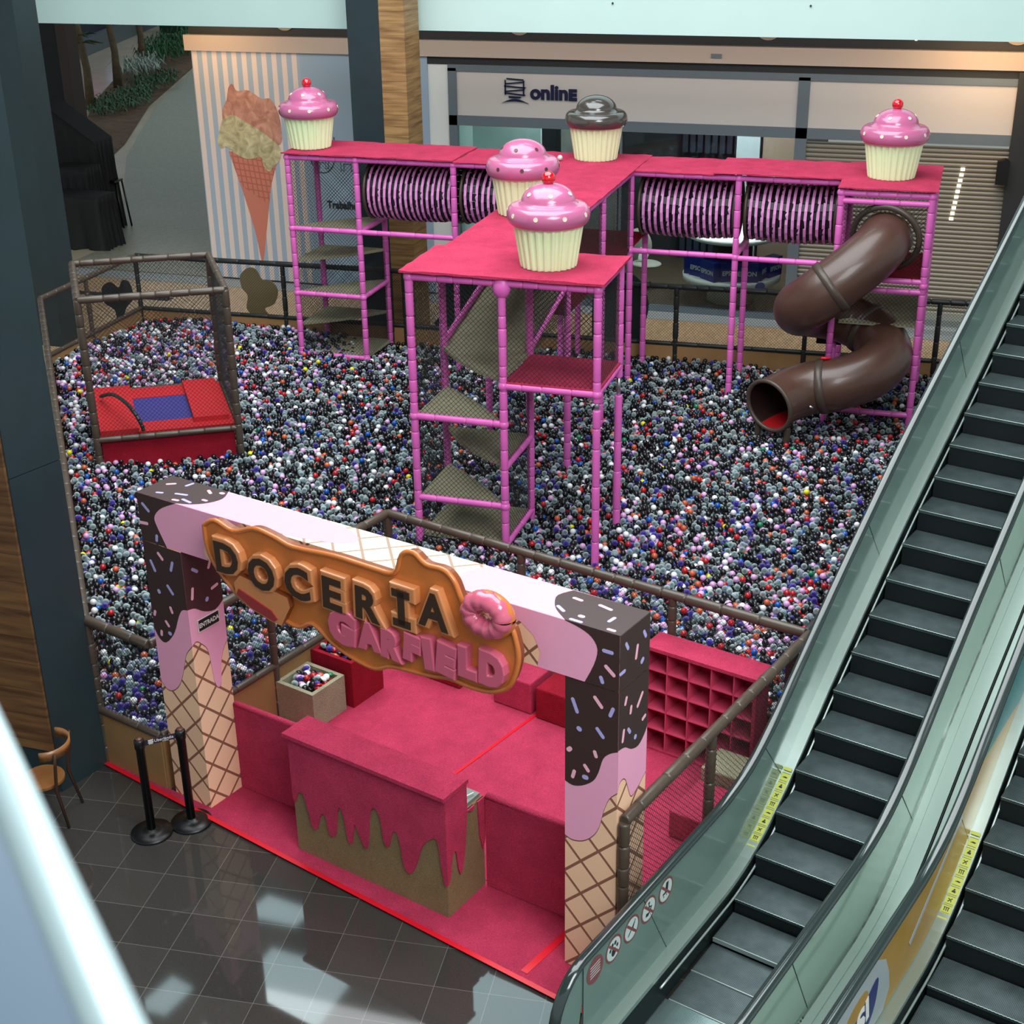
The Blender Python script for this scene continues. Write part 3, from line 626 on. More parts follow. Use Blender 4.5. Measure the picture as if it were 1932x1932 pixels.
# ================================================================== the balls
DB = .082; RB = DB/2
def inside(x, y, poly):
    r = np.zeros(x.shape, bool); j = len(poly)-1
    for i in range(len(poly)):
        xi, yi = poly[i]; xj, yj = poly[j]
        c = ((yi > y) != (yj > y)) & (x < (xj-xi)*(y-yi)/(yj-yi+1e-12)+xi); r ^= c; j = i
    return r
pit = [(p.x, p.y) for p in (PA, PB, PC, PD, PE, Vector((-3.4, 8.22, 0)), PF, PG)]
cx_, cy_ = 0, 2
pitn = []
for i, (x, y) in enumerate(pit): pitn.append((x, y))
def shrink(P, x, y, d):      # distance to outline at least d
    ok = inside(x, y, P)
    for i in range(len(P)):
        (x0, y0), (x1, y1) = P[i], P[(i+1) % len(P)]; dx, dy = x1-x0, y1-y0; l2 = dx*dx+dy*dy
        t = np.clip(((x-x0)*dx+(y-y0)*dy)/l2, 0, 1); ok &= (x-x0-t*dx)**2+(y-y0-t*dy)**2 > d*d
    return ok
def surf(x, y):
    h = .35+.05*np.sin(x*.9+1)*np.cos(y*.8)+.025*np.sin(x*2.3+y*1.7)
    h = h+.17*np.exp(-((x+7.6)**2/7+(y-5.8)**2/8))-.13*np.exp(-((x-5.2)**2+(y-5.9)**2)/1.2)
    a_ = (x-EO.x)*E1.x+(y-EO.y)*E1.y; b_ = (x-EO.x)*E2.x+(y-EO.y)*E2.y
    return h+.08*np.exp(-((a_+1)**2/1.2+(b_-.6)**2/2.5))
gx = np.arange(-9.2, 9.4, DB*.99); gy = np.arange(-6, 9, DB*.87); A, B_ = np.meshgrid(gx, gy); A = A+(np.arange(len(gy)) % 2)[:, None]*DB*.5
x1 = (A+rng.normal(0, .006, A.shape)).ravel(); y1 = (B_+rng.normal(0, .006, A.shape)).ravel()
k_ = shrink(pit, x1, y1, RB+.02); x1, y1 = x1[k_], y1[k_]; z1 = surf(x1, y1)-.035+rng.normal(0, .008, x1.shape)
# a second, looser lot dropped on top of the first
n2 = int(len(x1)*.9); x2 = rng.uniform(-9.2, 9.4, n2*3); y2 = rng.uniform(-6, 9, n2*3); k_ = shrink(pit, x2, y2, RB+.03); x2, y2 = x2[k_][:n2], y2[k_][:n2]
cell = DB; grid = {}
PX, PY, PZ = list(x1), list(y1), list(z1)
for i in range(len(PX)): grid.setdefault((int(PX[i]//cell), int(PY[i]//cell)), []).append(i)
lim = surf(x2, y2)+.045
for x, y, zl in zip(x2.tolist(), y2.tolist(), lim.tolist()):
    gi, gj = int(x//cell), int(y//cell); z = -1
    for di in (-1, 0, 1):
        for dj in (-1, 0, 1):
            for q in grid.get((gi+di, gj+dj), ()):
                d2 = (PX[q]-x)**2+(PY[q]-y)**2
                if d2 < DB*DB*.92: z = max(z, PZ[q]+math.sqrt(DB*DB*.92-d2))
    if z > 0 and z < zl: grid.setdefault((gi, gj), []).append(len(PX)); PX.append(x); PY.append(y); PZ.append(z)
PX, PY, PZ = map(np.array, (PX, PY, PZ)); NBALL = len(PX)
BC = [('black', (20, 20, 22), 0), ('clear', (196, 212, 214), 1), ('purple', (122, 106, 206), 1), ('white', (232, 230, 234), 0), ('lilac pink', (214, 160, 208), 0), ('red', (176, 30, 36), 0), ('orange', (196, 92, 58), 0), ('blue', (24, 84, 170), 0), ('yellow', (222, 214, 40), 0), ('green', (30, 120, 80), 0)]
base = np.array([.545, .275, .04, .038, .026, .028, .018, .014, .002, .002])
pw = np.tile(base, (NBALL, 1))
a_ = (PX-EO.x)*E1.x+(PY-EO.y)*E1.y; b_ = (PX-EO.x)*E2.x+(PY-EO.y)*E2.y
wl = np.exp(-((PX+7.2)**2/6+(PY-5)**2/14))[:, None]; pw += wl*np.array([-.22, -.02, .02, .10, .14, .02, .01, .02, .003, 0])
wf = np.exp(-((a_+1.1)**2/1.0+(b_-.3)**2/3))[:, None]; pw += wf*np.array([-.22, .05, .30, 0, -.02, -.01, 0, -.01, 0, 0])
wr = np.exp(-((PX-3.6)**2/6+(PY+.6)**2/6))[:, None]; pw += wr*np.array([-.12, .02, .06, .02, .045, .04, .012, .006, .003, 0])
pw = np.clip(pw, 0, 1); pw /= pw.sum(1)[:, None]; ci = (pw.cumsum(1) < rng.random(NBALL)[:, None]).sum(1).clip(0, len(BC)-1)
def ball_mat(name, col, clear, inst=False):
    m = bpy.data.materials.new(name); N, L = nodes_of(m); b = N['Principled BSDF']; o = N['Material Output']
    b.inputs['Roughness'].default_value = .16
    if inst:
        at = N.new('ShaderNodeAttribute'); at.attribute_type = 'INSTANCER'; at.attribute_name = 'bcol'; L.new(at.outputs['Color'], b.inputs['Base Color'])
        a2 = N.new('ShaderNodeAttribute'); a2.attribute_type = 'INSTANCER'; a2.attribute_name = 'bclr'; fac = a2.outputs['Fac']; colsock = at.outputs['Color']
    else: b.inputs['Base Color'].default_value = lin(col)
    if inst or clear:
        tr = N.new('ShaderNodeBsdfTransparent')
        if inst: L.new(colsock, tr.inputs[0])
        else: tr.inputs[0].default_value = lin(col)
        lw = N.new('ShaderNodeLayerWeight'); lw.inputs[0].default_value = .55
        ma = N.new('ShaderNodeMath'); ma.operation = 'MULTIPLY_ADD'; ma.use_clamp = True; ma.inputs[1].default_value = .95; ma.inputs[2].default_value = .09; L.new(lw.outputs['Facing'], ma.inputs[0])
        mx = N.new('ShaderNodeMixShader'); L.new(tr.outputs[0], mx.inputs[1]); L.new(b.outputs[0], mx.inputs[2])
        if inst:
            m2 = N.new('ShaderNodeMix'); m2.data_type = 'FLOAT'; L.new(fac, m2.inputs[0]); m2.inputs[2].default_value = 1.0; L.new(ma.outputs[0], m2.inputs[3]); L.new(m2.outputs[0], mx.inputs[0])
        else: L.new(ma.outputs[0], mx.inputs[0])
        L.new(mx.outputs[0], o.inputs[0])
    return m
BALL_MATS = [ball_mat('ball_'+n.replace(' ', '_'), c, cl) for n, c, cl in BC]
pf = MB(); xs_ = np.arange(-9.3, 9.5, .3); ys_ = np.arange(-6, 9, .3); idx = {}
for jx, xx in enumerate(xs_):
    for jy, yy in enumerate(ys_): idx[jx, jy] = len(pf.v); pf.v.append((float(xx), float(yy), float(surf(xx, yy))-.035-RB-.012))
for jx in range(len(xs_)-1):
    for jy in range(len(ys_)-1):
        if inside(np.array([xs_[jx]+.15]), np.array([ys_[jy]+.15]), pit)[0] and shrink(pit, np.array([xs_[jx]+.15]), np.array([ys_[jy]+.15]), .2)[0]: pf.f.append((idx[jx, jy], idx[jx+1, jy], idx[jx+1, jy+1], idx[jx, jy+1])); pf.m.append(0); pf.sm.append(False)
struct(pf, 'floor_pit', mat('pit_floor', (40, 40, 42), .9))
# ================================================================== entrance room
fl = MB(); fl.prism([(p.x, p.y) for p in (W(-.6, .5), W(4.6, .65), W(4.62, 3.66), W(-.6, 3.66))], (0, 0, 0), (1, 0, 0), (0, 1, 0), (0, 0, 1), 0, .03)
fl.prism([(p.x, p.y) for p in (W(-1.5, 0), W(-1.5, -.06), W(0, -.12), W(4.7, -.3), W(4.65, .66), W(-.02, .5), W(-.02, -.0))], (0, 0, 0), (1, 0, 0), (0, 1, 0), (0, 0, 1), 0, .024)
solo(fl, 'room_carpet', 'pink_carpet', 'bright pink carpet covering the entrance room floor and the strip before it', 'carpet')
tp = MB()
def tape(a0, b0, a1, b1, w=.035, z=.0335):
    d = (W(a1, b1)-W(a0, b0)).normalized(); n = Vector((-d.y, d.x, 0))*w/2; p, q = W(a0, b0, z), W(a1, b1, z); tp.hexa([p-n, q-n, q+n, p+n, p-n+ZZ*.003, q-n+ZZ*.003, q+n+ZZ*.003, p+n+ZZ*.003])
tape(1.77, 3.2, 1.63, .7); tape(-1.5, -.05, -.0, -.12, .05, .026); tape(0, -.12, 2.2, -.215, .05, .026); tape(2.2, -.215, 4.68, -.31, .05, .026); tape(3.95, .55, 3.9, -.2, .07, .026)
solo(tp, 'carpet_tape', 'red_tape', 'glossy red tape along the carpet front edge and seam', 'tape')
def low_wall(a0, b0, a1, b1, label):
    p, q = W(a0, b0), W(a1, b1); u = (q-p).normalized(); n = Vector((u.y, -u.x, 0)); b = MB()
    b.hexa([x+ZZ*.031 for x in (p-n*.03, p+n*.03, q+n*.03, q-n*.03)]+[x+ZZ*1.0 for x in (p-n*.03, p+n*.03, q+n*.03, q-n*.03)])
    b.tube([p+ZZ*1.0, q+ZZ*1.0], .034, 10)
    w = solo(b, 'low_wall', 'pink_carpet', label, 'wall panel', 'low carpeted walls beside the counter')
low_wall(0.0, .46, 1.15, .5, 'low pink carpeted wall between the left candy post and the counter')
low_wall(2.985, .58, 4.1, .61, 'low pink carpeted wall between the counter and the right candy post')
# counter with dripping pink icing over brown carpet
t = thing('reception_counter', 'carpeted counter with pink icing drips over brown, at the room front', 'counter', W(2.05, .25))
b = MB(); b.ebox(1.17, 0, .025, 2.96, .28, 1.30); b.ebox(1.17, .28, .025, 2.96, .56, 1.0); b.build('body', 'brown_carpet', t)
MB().ebox(1.13, -.05, 1.30, 2.99, .31, 1.34).build('counter_top', 'pink_carpet', t)
MB().ebox(1.2, .29, 1.0, 2.93, .55, 1.03).build('desk', mat('desk_grey', (118, 124, 116), .5), t, label='grey desk surface')
def smooth_poly(pts, n=4):
    P = spline([(x, y, 0) for x, y in pts], n); return [(p.x, p.y) for p in P]
drip = [(1.165, .62), (1.2, .585), (1.235, .69), (1.30, .71), (1.35, .53), (1.39, .37), (1.45, .38), (1.5, .55), (1.56, .57), (1.59, .41), (1.63, .36), (1.68, .42), (1.72, .68), (1.76, .74), (1.80, .6), (1.82, .42), (1.87, .38), (1.92, .62), (1.96, .54), (2.03, .40), (2.07, .48), (2.11, .80), (2.17, .90), (2.23, .82), (2.26, .58), (2.31, .53), (2.36, .70), (2.41, .74), (2.45, .63), (2.48, .40), (2.55, .34), (2.62, .46), (2.70, .70), (2.82, .84), (2.88, .82), (2.91, .55), (2.945, .38), (2.975, .40)]
ib = MB(); ib.prism([(1.165, 1.30)]+smooth_poly(drip, 3)+[(2.975, 1.30)], W(0, -.002), E1, ZZ, -E2, -.01, .014)
sd = [(-.01, .42), (.03, .44), (.07, .66), (.12, .68), (.15, .47), (.19, .40), (.25, .6), (.30, 1.0)]
ib.prism([(-.012, 1.30)]+smooth_poly(sd, 3)+[(.30, 1.30)], W(2.962, 0), E2, ZZ, E1, -.01, .014)
ib.prism([(.30, 1.0), (.33, .98), (.38, .95), (.41, 1.0)], W(2.962, 0), E2, ZZ, E1, -.01, .014)
ib.prism([(.46, 1.0), (.48, .62), (.52, .45), (.56, .55), (.57, 1.0)], W(2.962, 0), E2, ZZ, E1, -.01, .014)
ib.build('icing_drips', 'pink_carpet', t)
b = MB(); b.tube(spline([W(2.6, .35, 1.04), W(2.75, .42, 1.045), W(2.86, .4, 1.05), W(2.9, .5, 1.05)], 6), .006, 6); b.build('cable', 'white', t)
# bins of covers
def bin_(a0, b0, a1, b1, h, m, label, grp):
    t = thing('storage_bin', label, 'bin', W((a0+a1)/2, (b0+b1)/2), grp); w = .05; b = MB()
    b.ebox(a0, b0, .03, a1, b0+w, h); b.ebox(a0, b1-w, .03, a1, b1, h); b.ebox(a0, b0+w, .03, a0+w, b1-w, h); b.ebox(a1-w, b0+w, .03, a1, b1-w, h); b.ebox(a0+w, b0+w, .03, a1-w, b1-w, h-.14)
    b.build('body', m, t); return t
bin_(-.60, 1.62, -.06, 2.14, .47, 'tan_carpet', 'tan carpeted bin of crushed balls beside the red bin', 'carpeted bins by the pit wall')
bin_(-.59, 2.2, .0, 2.72, .6, 'red_carpet', 'dark red carpeted bin of crushed balls behind the tan bin', 'carpeted bins by the pit wall')
cols = [BALL_MATS[i] for i in (0, 3, 5, 2, 6, 1, 9, 4)]
def crushed(a0, b0, a1, b1, z, n, lab, grp):
    names = ('black', 'white', 'red', 'purple', 'orange', 'clear', 'green', 'lilac')
    for i in range(n):
        k = random.choices(range(8), (34, 20, 10, 9, 8, 6, 3, 6))[0]
        p = W(random.uniform(a0, a1), random.uniform(b0, b1), z+(i/n)*.12+random.uniform(0, .03)); b = MB(); r = .04
        ang, tl = random.uniform(0, 6.3), random.uniform(-.9, .9); vs = []
        for ii in range(0, 5):
            th = PI/2*ii/4
            for j in range(10): ph = 2*PI*j/10; vs.append(Vector((r*math.sin(th+.05)*math.cos(ph)*random.uniform(.85, 1.1), r*math.sin(th+.05)*math.sin(ph), r*.75*math.cos(th)-.01)))
        R_ = Matrix.Rotation(ang, 3, 'Z') @ Matrix.Rotation(tl, 3, 'X'); vs = [R_ @ v + p for v in vs]
        b.add(vs, [(ii*10+j, ii*10+(j+1) % 10, (ii+1)*10+(j+1) % 10, (ii+1)*10+j) for ii in range(4) for j in range(10)]+[tuple(range(9, -1, -1))], 0, True)
        o = solo(b, 'crushed_ball', cols[k], 'crushed %s plastic ball heaped in the %s bin' % (names[k], lab), 'ball', grp); md = o.modifiers.new('thickness', 'SOLIDIFY'); md.thickness = .004
crushed(-.52, 1.70, -.13, 2.07, .36, 72, 'tan carpeted', 'crushed balls in the tan bin')
crushed(-.51, 2.28, -.07, 2.65, .50, 60, 'dark red carpeted', 'crushed balls in the red bin')
# seats
def seat(a0, b0, a1, b1, h, m, label, tilt=0):
    b = MB(); b.ebox(a0, b0, .03, a1, b1, h); o = solo(b, 'bench_block', m, label, 'seat', 'carpeted seat blocks')
    bv = o.modifiers.new('bevel', 'BEVEL'); bv.width = .018; bv.segments = 2
seat(-.1, 3.16, .75, 3.62, .42, 'red_carpet', 'dark red carpeted block just beyond the red bin')
seat(1.22, 3.16, 1.72, 3.62, .42, 'pink_carpet', 'pink carpeted seat block behind the sign tail, by the floor seam')
seat(1.80, 3.14, 2.45, 3.62, .42, 'red_carpet', 'red carpeted seat block beside the right candy post')
seat(4.02, 2.1, 4.6, 2.72, .33, 'pink_carpet', 'pink carpeted block behind the right hand net by the escalator')
seat(4.02, 2.74, 4.55, 3.15, .46, 'tan_carpet', 'tan carpeted block in front of the shoe shelf')
# cubby shelf
t = thing('cubby_shelf', 'pink carpeted shoe shelf with five rows of open cubbies', 'shelf', W(3.68, 3.45)); b = MB(); H_ = 1.26; a0, a1 = 3.06, 4.31
b.ebox(a0, 3.57, .03, a1, 3.60, H_); b.ebox(a0, 3.30, .03, a0+.02, 3.57, H_-.03); b.ebox(a1-.035, 3.30, .03, a1, 3.57, H_-.03); b.ebox(a0, 3.30, .03, a1, 3.57, .055)
b.build('frame', 'pink_carpet', t); MB().ebox(a0-.01, 3.28, H_-.03, a1+.01, 3.62, H_+.01).build('top', 'pink_carpet', t)
M['pink_board'] = mat('pink_board', (196, 62, 96), .6, noise=.05)
for i in range(1, 5):
    x = a0+(a1-a0)*i/5; MB().ebox(x-.006, 3.305, .055, x+.006, 3.57, H_-.03).build('divider', 'pink_board', t)
    z = .055+(H_-.085)*i/5; MB().ebox(a0+.02, 3.305, z-.006, a1-.035, 3.57, z+.006).build('shelf_board', 'pink_board', t)
solo(MB().ebox(4.42, 3.72, .7, 4.46, 3.95, 1.45), 'maroon_panel', mat('maroon_panel', (120, 50, 60), .5), 'small maroon panel between the shelf end and the escalator', 'panel')

# ================================================================== candy gate
G = thing('candy_gate', 'large gate printed with chocolate, pink icing, sprinkles and waffle', 'gate', W(2.05, .25))
L0, L1, Rr0, Rr1, GT, GB = -.5, 0.0, 4.12, 4.6, 3.35, 2.86
MB().ebox(L0, 0, .02, L1, .45, GB).build('post', ['waffle'], G, label='left post of the gate')
MB().ebox(Rr0, .1, .02, Rr1, .55, GB).build('post', ['waffle'], G, label='right post of the gate')
bm = MB(); P = [W(L0, .0), W(Rr1, .1), W(Rr1, .55), W(L0, .45)]
bm.hexa([p+ZZ*(GB+.004) for p in P]+[p+ZZ*GT for p in P]); bm.m[-6:] = [0, 1, 0, 0, 0, 0]; bm.build('beam', ['waffle', 'waffle_top'], G)
FB = (W(Rr1, .1)-W(L0, 0)).normalized(); FN = Vector((FB.y, -FB.x, 0))
LF = (W(0, 0), E1, ZZ, -E2); LS = (W(0, 0), E2, ZZ, E1); RF = (W(0, .1), E1, ZZ, -E2); RS_ = (W(4.6, 0), E2, ZZ, E1); LL = (W(-.5, 0), E2, ZZ, -E1)
BF = (W(0, 0)+E2*(.1*.5/5.1), FB, ZZ, FN); TP = (W(0, 0, GT), E1, E2, ZZ)
ic = {'melt': MB(), 'choc': MB(), 'out': MB()}; sp = MB()
def lay(kind, fr, pts, lvl, n=3, smooth=True, raw=()):
    P = (smooth_poly(pts, n) if smooth else list(pts))+list(raw); ic[kind].prism(P, *fr, .0, .0012*lvl)
def drips(fr, x0, x1, ztop, chocl, pinkl):
    lo = [(x, z-.012) for x, z in pinkl]; lay('out', fr, lo, 1, raw=[(x1, ztop), (x0, ztop)]); lay('melt', fr, pinkl, 2, raw=[(x1, ztop), (x0, ztop)]); lay('choc', fr, chocl, 3, raw=[(x1, ztop), (x0, ztop)])
drips(LF, -.5, 0, GB, [(-.5, 1.93), (-.44, 1.83), (-.35, 1.81), (-.22, 1.95), (-.13, 2.15), (-.07, 2.24), (0, 2.26)], [(-.5, 1.34), (-.43, 1.27), (-.34, 1.28), (-.23, 1.39), (-.15, 1.58), (-.09, 1.76), (0, 1.87)])
drips(LS, 0, .45, GB, [(0, 2.26), (.09, 2.24), (.2, 2.16), (.34, 2.12), (.45, 2.18)], [(0, 1.87), (.06, 1.9), (.12, 1.85), (.19, 1.75), (.215, 1.55), (.23, 1.38), (.27, 1.29), (.315, 1.33), (.34, 1.53), (.39, 1.67), (.45, 1.74)])
drips(LL, 0, .45, GB, [(0, 1.93), (.1, 2.0), (.25, 2.3), (.45, 2.2)], [(0, 1.34), (.1, 1.3), (.25, 1.8), (.45, 1.6)])
drips(RF, 4.12, 4.6, GB, [(4.12, 1.89), (4.19, 1.87), (4.28, 1.9), (4.38, 1.98), (4.43, 2.08), (4.47, 2.22), (4.53, 2.29), (4.6, 2.33)], [(4.12, 1.36), (4.19, 1.34), (4.29, 1.37), (4.38, 1.45), (4.44, 1.56), (4.48, 1.73), (4.53, 1.87), (4.6, 1.95)])
drips(RS_, .1, .55, GB, [(.1, 2.34), (.2, 2.32), (.3, 2.25), (.41, 2.22), (.5, 2.27), (.55, 2.33)], [(.1, 1.95), (.13, 2.02), (.18, 2.04), (.23, 2.0), (.28, 1.87), (.33, 1.79), (.44, 1.83), (.55, 1.9)])
# beam front: chocolate ends, pink middle, waffle behind the board
lay('melt', BF, [(-.5, GB+.005), (.34, GB+.005), (.3, 2.95), (.33, 3.03), (.45, 3.15), (.62, 3.2), (.8, GT), (-.5, GT)], 2, smooth=False)
lay('melt', BF, [(3.87, GB+.005), (3.9, 3.0), (3.84, 3.13), (3.72, 3.22), (3.55, 3.25), (3.4, 3.3), (3.2, GT), (4.6, GT), (4.6, GB+.005)], 2, smooth=False)
lay('choc', BF, [(-.18, GB+.005), (-.22, 2.94), (-.28, 3.06), (-.3, 3.13), (-.26, 3.2), (-.17, 3.27), (0.0, GT)], 3, raw=[(-.5, GT), (-.5, GB+.005)])
lay('choc', BF, [(4.3, GB+.005), (4.38, 3.04), (4.41, 3.18), (4.36, 3.27), (4.26, 3.32), (4.12, GT)], 3, raw=[(4.6, GT), (4.6, GB+.005)])
ES = (W(4.6, 0), E2, ZZ, E1); lay('choc', ES, [(.1, GB+.005), (.55, GB+.005), (.55, GT), (.1, GT)], 3, smooth=False)
EL = (W(-.5, 0), E2, ZZ, -E1); lay('choc', EL, [(0, GB+.005), (.45, GB+.005), (.45, GT), (0, GT)], 3, smooth=False)
# beam top
lay('melt', TP, [(.8, .025), (1.3, .06), (1.75, .16), (1.9, .3), (1.75, .42), (1.5, .47)], 2, raw=[(-.5, .45), (-.5, 0)])
lay('melt', TP, [(3.14, .07), (3.04, .15), (3.0, .3), (3.04, .42), (3.12, .52), (4.6, .55), (4.6, .1)], 2, smooth=False)
lay('choc', TP, [(0, .01), (.14, .07), (.25, .18), (.29, .32), (.22, .46)], 3, raw=[(-.5, .45), (-.5, 0)])
lay('choc', TP, [(4.12, .09), (3.98, .19), (3.9, .29), (3.86, .4), (3.92, .53)], 3, raw=[(4.6, .55), (4.6, .1)])
ic['melt'].build('pink_icing_print', 'melt', G); ic['choc'].build('chocolate_print', 'choc', G); ic['out'].build('icing_outline_print', 'outline', G)
def sprk(fr, x, y, ang, l=.10, w=.028, m=0):
    a = math.radians(ang); P = []
    for s, c in ((1, l/2-w/2), (-1, -l/2+w/2)):
        for k in range(7): t_ = -PI/2+PI*k/6+(0 if s > 0 else PI); P.append((c+w/2*math.cos(t_), w/2*math.sin(t_)))
    sp.prism([(x+p*math.cos(a)-q*math.sin(a), y+p*math.sin(a)+q*math.cos(a)) for p, q in P], *fr, 0, .0052, m)
for fr, L_ in ((LF, ((-.40, 2.62, -65, .13, 0), (-.28, 2.75, -45, .10, 1), (-.14, 2.68, 70, .12, 0), (-.2, 2.42, -50, .12, 0), (-.36, 2.36, -60, .05, 0), (-.22, 2.2, -70, .08, 1), (-.46, 2.1, 70, .07, 1), (-.3, 2.03, -50, .08, 1), (-.4, 1.9, 80, .07, 1), (-.28, 1.93, -10, .05, 0))),
               (LS, ((.14, 2.62, -40, .10, 0), (.33, 2.62, 65, .12, 1), (.08, 2.40, 80, .13, 1), (.36, 2.36, 12, .10, 1), (.25, 2.27, 60, .05, 0))),
               (LL, ((.2, 2.6, 40, .1, 0), (.3, 2.4, -30, .1, 1))),
               (RF, ((4.21, 2.62, -68, .14, 0), (4.42, 2.72, -48, .12, 1), (4.54, 2.67, 70, .10, 0), (4.44, 2.45, -48, .11, 0), (4.25, 2.42, -30, .05, 0), (4.40, 2.24, -70, .07, 1), (4.32, 2.08, -50, .08, 1), (4.16, 2.2, 45, .06, 1), (4.2, 1.98, 75, .09, 1), (4.31, 1.99, 5, .06, 0))),
               (RS_, ((.2, 2.74, 70, .08, 1), (.28, 2.62, 80, .08, 1), (.42, 2.64, 50, .14, 1), (.26, 2.44, -55, .08, 0), (.17, 2.44, 80, .12, 1), (.36, 2.33, 75, .045, 0), (.49, 2.44, 20, .07, 1))),
               (ES, ((.2, 3.22, -60, .09, 0), (.35, 3.1, 78, .13, 1), (.14, 3.02, 0, .09, 0), (.47, 3.2, -60, .09, 0), (.44, 2.98, 40, .06, 0))),
               (BF, ((-.4, 3.22, -40, .12, 0), (-.45, 3.05, 5, .12, 1), (-.3, 2.93, 80, .08, 0), (4.5, 3.19, 0, .1, 0), (4.52, 3.03, -40, .12, 1), (4.45, 2.93, -70, .07, 0))),
               (TP, ((-.36, .3, 40, .10, 1), (-.2, .38, 80, .1, 0), (-.1, .18, 15, .14, 0), (.08, .36, -30, .1, 1), (-.05, .06, 10, .08, 1), (.18, .2, 0, .07, 1), (-.3, .1, 20, .08, 0), (.05, .1, -8, .14, 0), (.2, .4, 0, .06, 1), (4.0, .22, -30, .12, 0), (4.03, .42, -5, .1, 1), (4.2, .2, 0, .06, 1), (4.28, .42, -10, .14, 1), (4.42, .28, 85, .1, 0), (4.5, .14, 0, .08, 1), (4.2, .12, 0, .12, 0)))):
    for x, y, a, l, c in L_: sprk(fr, x, y, a, l, .031 if l > .06 else .04, c)
sp.build('sprinkles', ['spr_lilac', 'spr_pink'], G)
t = thing('entrance_sign', 'small black sign reading ENTRADA on the left gate post', 'sign', W(.01, .24, 2.0))
o_ = W(.009, .235, 2.05); MB().prism([(-.14, -.07), (.135, -.07), (.135, .06), (-.14, .06)], o_, E2, ZZ, E1, -.002, .004).build('plate_edge', 'paper', t)
MB().prism([(-.132, -.063), (.127, -.063), (.127, .053), (-.132, .053)], o_, E2, ZZ, E1, .002, .006).build('plate', 'letter_black', t)
b = MB(); put_text(b, 'ENTRADA', o_+E1*.008-ZZ*.005, E2, ZZ, .065, .001, .0012, sx=.86); b.build('lettering', 'paper', t)

# ================================================================== sweet shop board
M['cookie'] = mat('cookie_orange', (196, 110, 48), .32, noise=.10, nscale=4, coat=.4)
M['cookie_edge'] = mat('cookie_edge', (128, 66, 30), .4); M['cookie_rim'] = mat('letter_rim', (204, 130, 80), .3, coat=.5); M['letter_choc'] = mat('letter_chocolate', (58, 40, 30), .35)
M['icing'] = mat('board_icing_pink', (204, 92, 118), .22, coat=.7); M['jam'] = mat('jam_red', (150, 50, 52), .35)
BD = thing('shop_sign_board', 'orange cookie shaped board with raised lettering and pink donut, hanging on the gate', 'sign', W(2.2, -.12, 2.6))
outl = [(.54, 3.34), (.68, 3.42), (.9, 3.37), (1.15, 3.46), (1.38, 3.44), (1.60, 3.40), (2.05, 3.44), (2.45, 3.44), (2.68, 3.46), (2.76, 3.64), (2.88, 3.69), (3.0, 3.62), (3.17, 3.62), (3.27, 3.55), (3.33, 3.42), (3.42, 3.25), (3.6, 3.22), (3.78, 3.3), (3.84, 3.2), (3.86, 3.02), (3.78, 2.79), (3.62, 2.68), (3.42, 2.65), (3.2, 2.66), (2.99, 2.62), (2.61, 2.58), (2.42, 2.50), (2.2, 2.52), (1.96, 2.6), (1.75, 2.72), (1.58, 2.64), (1.38, 2.66), (1.13, 2.66), (.92, 2.72), (.76, 2.84), (.62, 2.98), (.55, 3.15)]
BP = smooth_poly(outl+[outl[0]], 4)[:-1]; fB = (W(0, -.13), E1, ZZ, -E2)
MB().prism(BP, *fB, -.05, .03, 0, 1).build('board', ['cookie', 'cookie_edge'], BD)
cx0 = sum(p[0] for p in BP)/len(BP); cz0 = sum(p[1] for p in BP)/len(BP)
b = MB(); n_ = len(BP); A_ = [W(x, -.16, z) for x, z in BP]; b.tube(A_+[A_[0]], .022, 8, cap=False); b.build('rolled_edge', 'cookie', BD)
def letter(ch, a, z, size, rot, m1, m2=None, sx=1, sy=1, off=.03, fit=None):
    b = MB(); put_text(b, ch, W(a, -.19, z), E1, ZZ, size, .03, off, .012, rot=rot, sx=sx, sy=sy, fit=fit)
    o = b.build('letter', m1, BD)
    if m2: b2 = MB(); put_text(b2, ch, W(a-.012, -.234, z-.008), E1, ZZ, size, .004, off*.42, 0, rot=rot, sx=sx, sy=sy); b2.build('letter_face', m2, o)
for ch, a, z, r, s, sx in (('D', .865, 3.13, .03, .40, .98), ('O', 1.27, 3.09, .02, .40, .95), ('C', 1.68, 3.12, .06, .40, 1.0), ('E', 2.07, 3.13, -.02, .40, 1.1), ('R', 2.45, 3.14, -.03, .40, 1.0), ('I', 2.80, 3.21, 0, .40, 1.0), ('A', 3.12, 3.28, -.02, .42, .9)):
    letter(ch, a, z, s, r, 'cookie_rim', 'letter_choc', sx, .98, .034)
    if ch == 'I':
        for dz in (-.135, .13): bb = MB(); put_text(bb, '-', W(a, -.19, z+dz), E1, ZZ, .5, .03, .034, .012, sx=1.2, sy=1.0); o = bb.build('letter_serif', 'cookie_rim', BD); b2 = MB(); put_text(b2, '-', W(a-.012, -.234, z+dz-.008), E1, ZZ, .5, .004, .01, sx=1.25); b2.build('letter_face', 'letter_choc', o)
for ch, a, z, r, w_, h_ in (('G', 2.13, 2.83, -.12, .31, .34), ('A', 2.42, 2.83, .06, .27, .27), ('R', 2.66, 2.82, -.05, .23, .28), ('F', 2.87, 2.86, -.1, .18, .26), ('I', 3.03, 2.86, .1, .11, .30), ('E', 3.21, 2.86, -.12, .20, .30), ('L', 3.42, 2.90, -.02, .19, .29), ('D', 3.65, 2.91, -.05, .25, .32)):
    letter(ch, a, z, .36, r, 'icing', None, 1, 1, .026, (w_, h_))
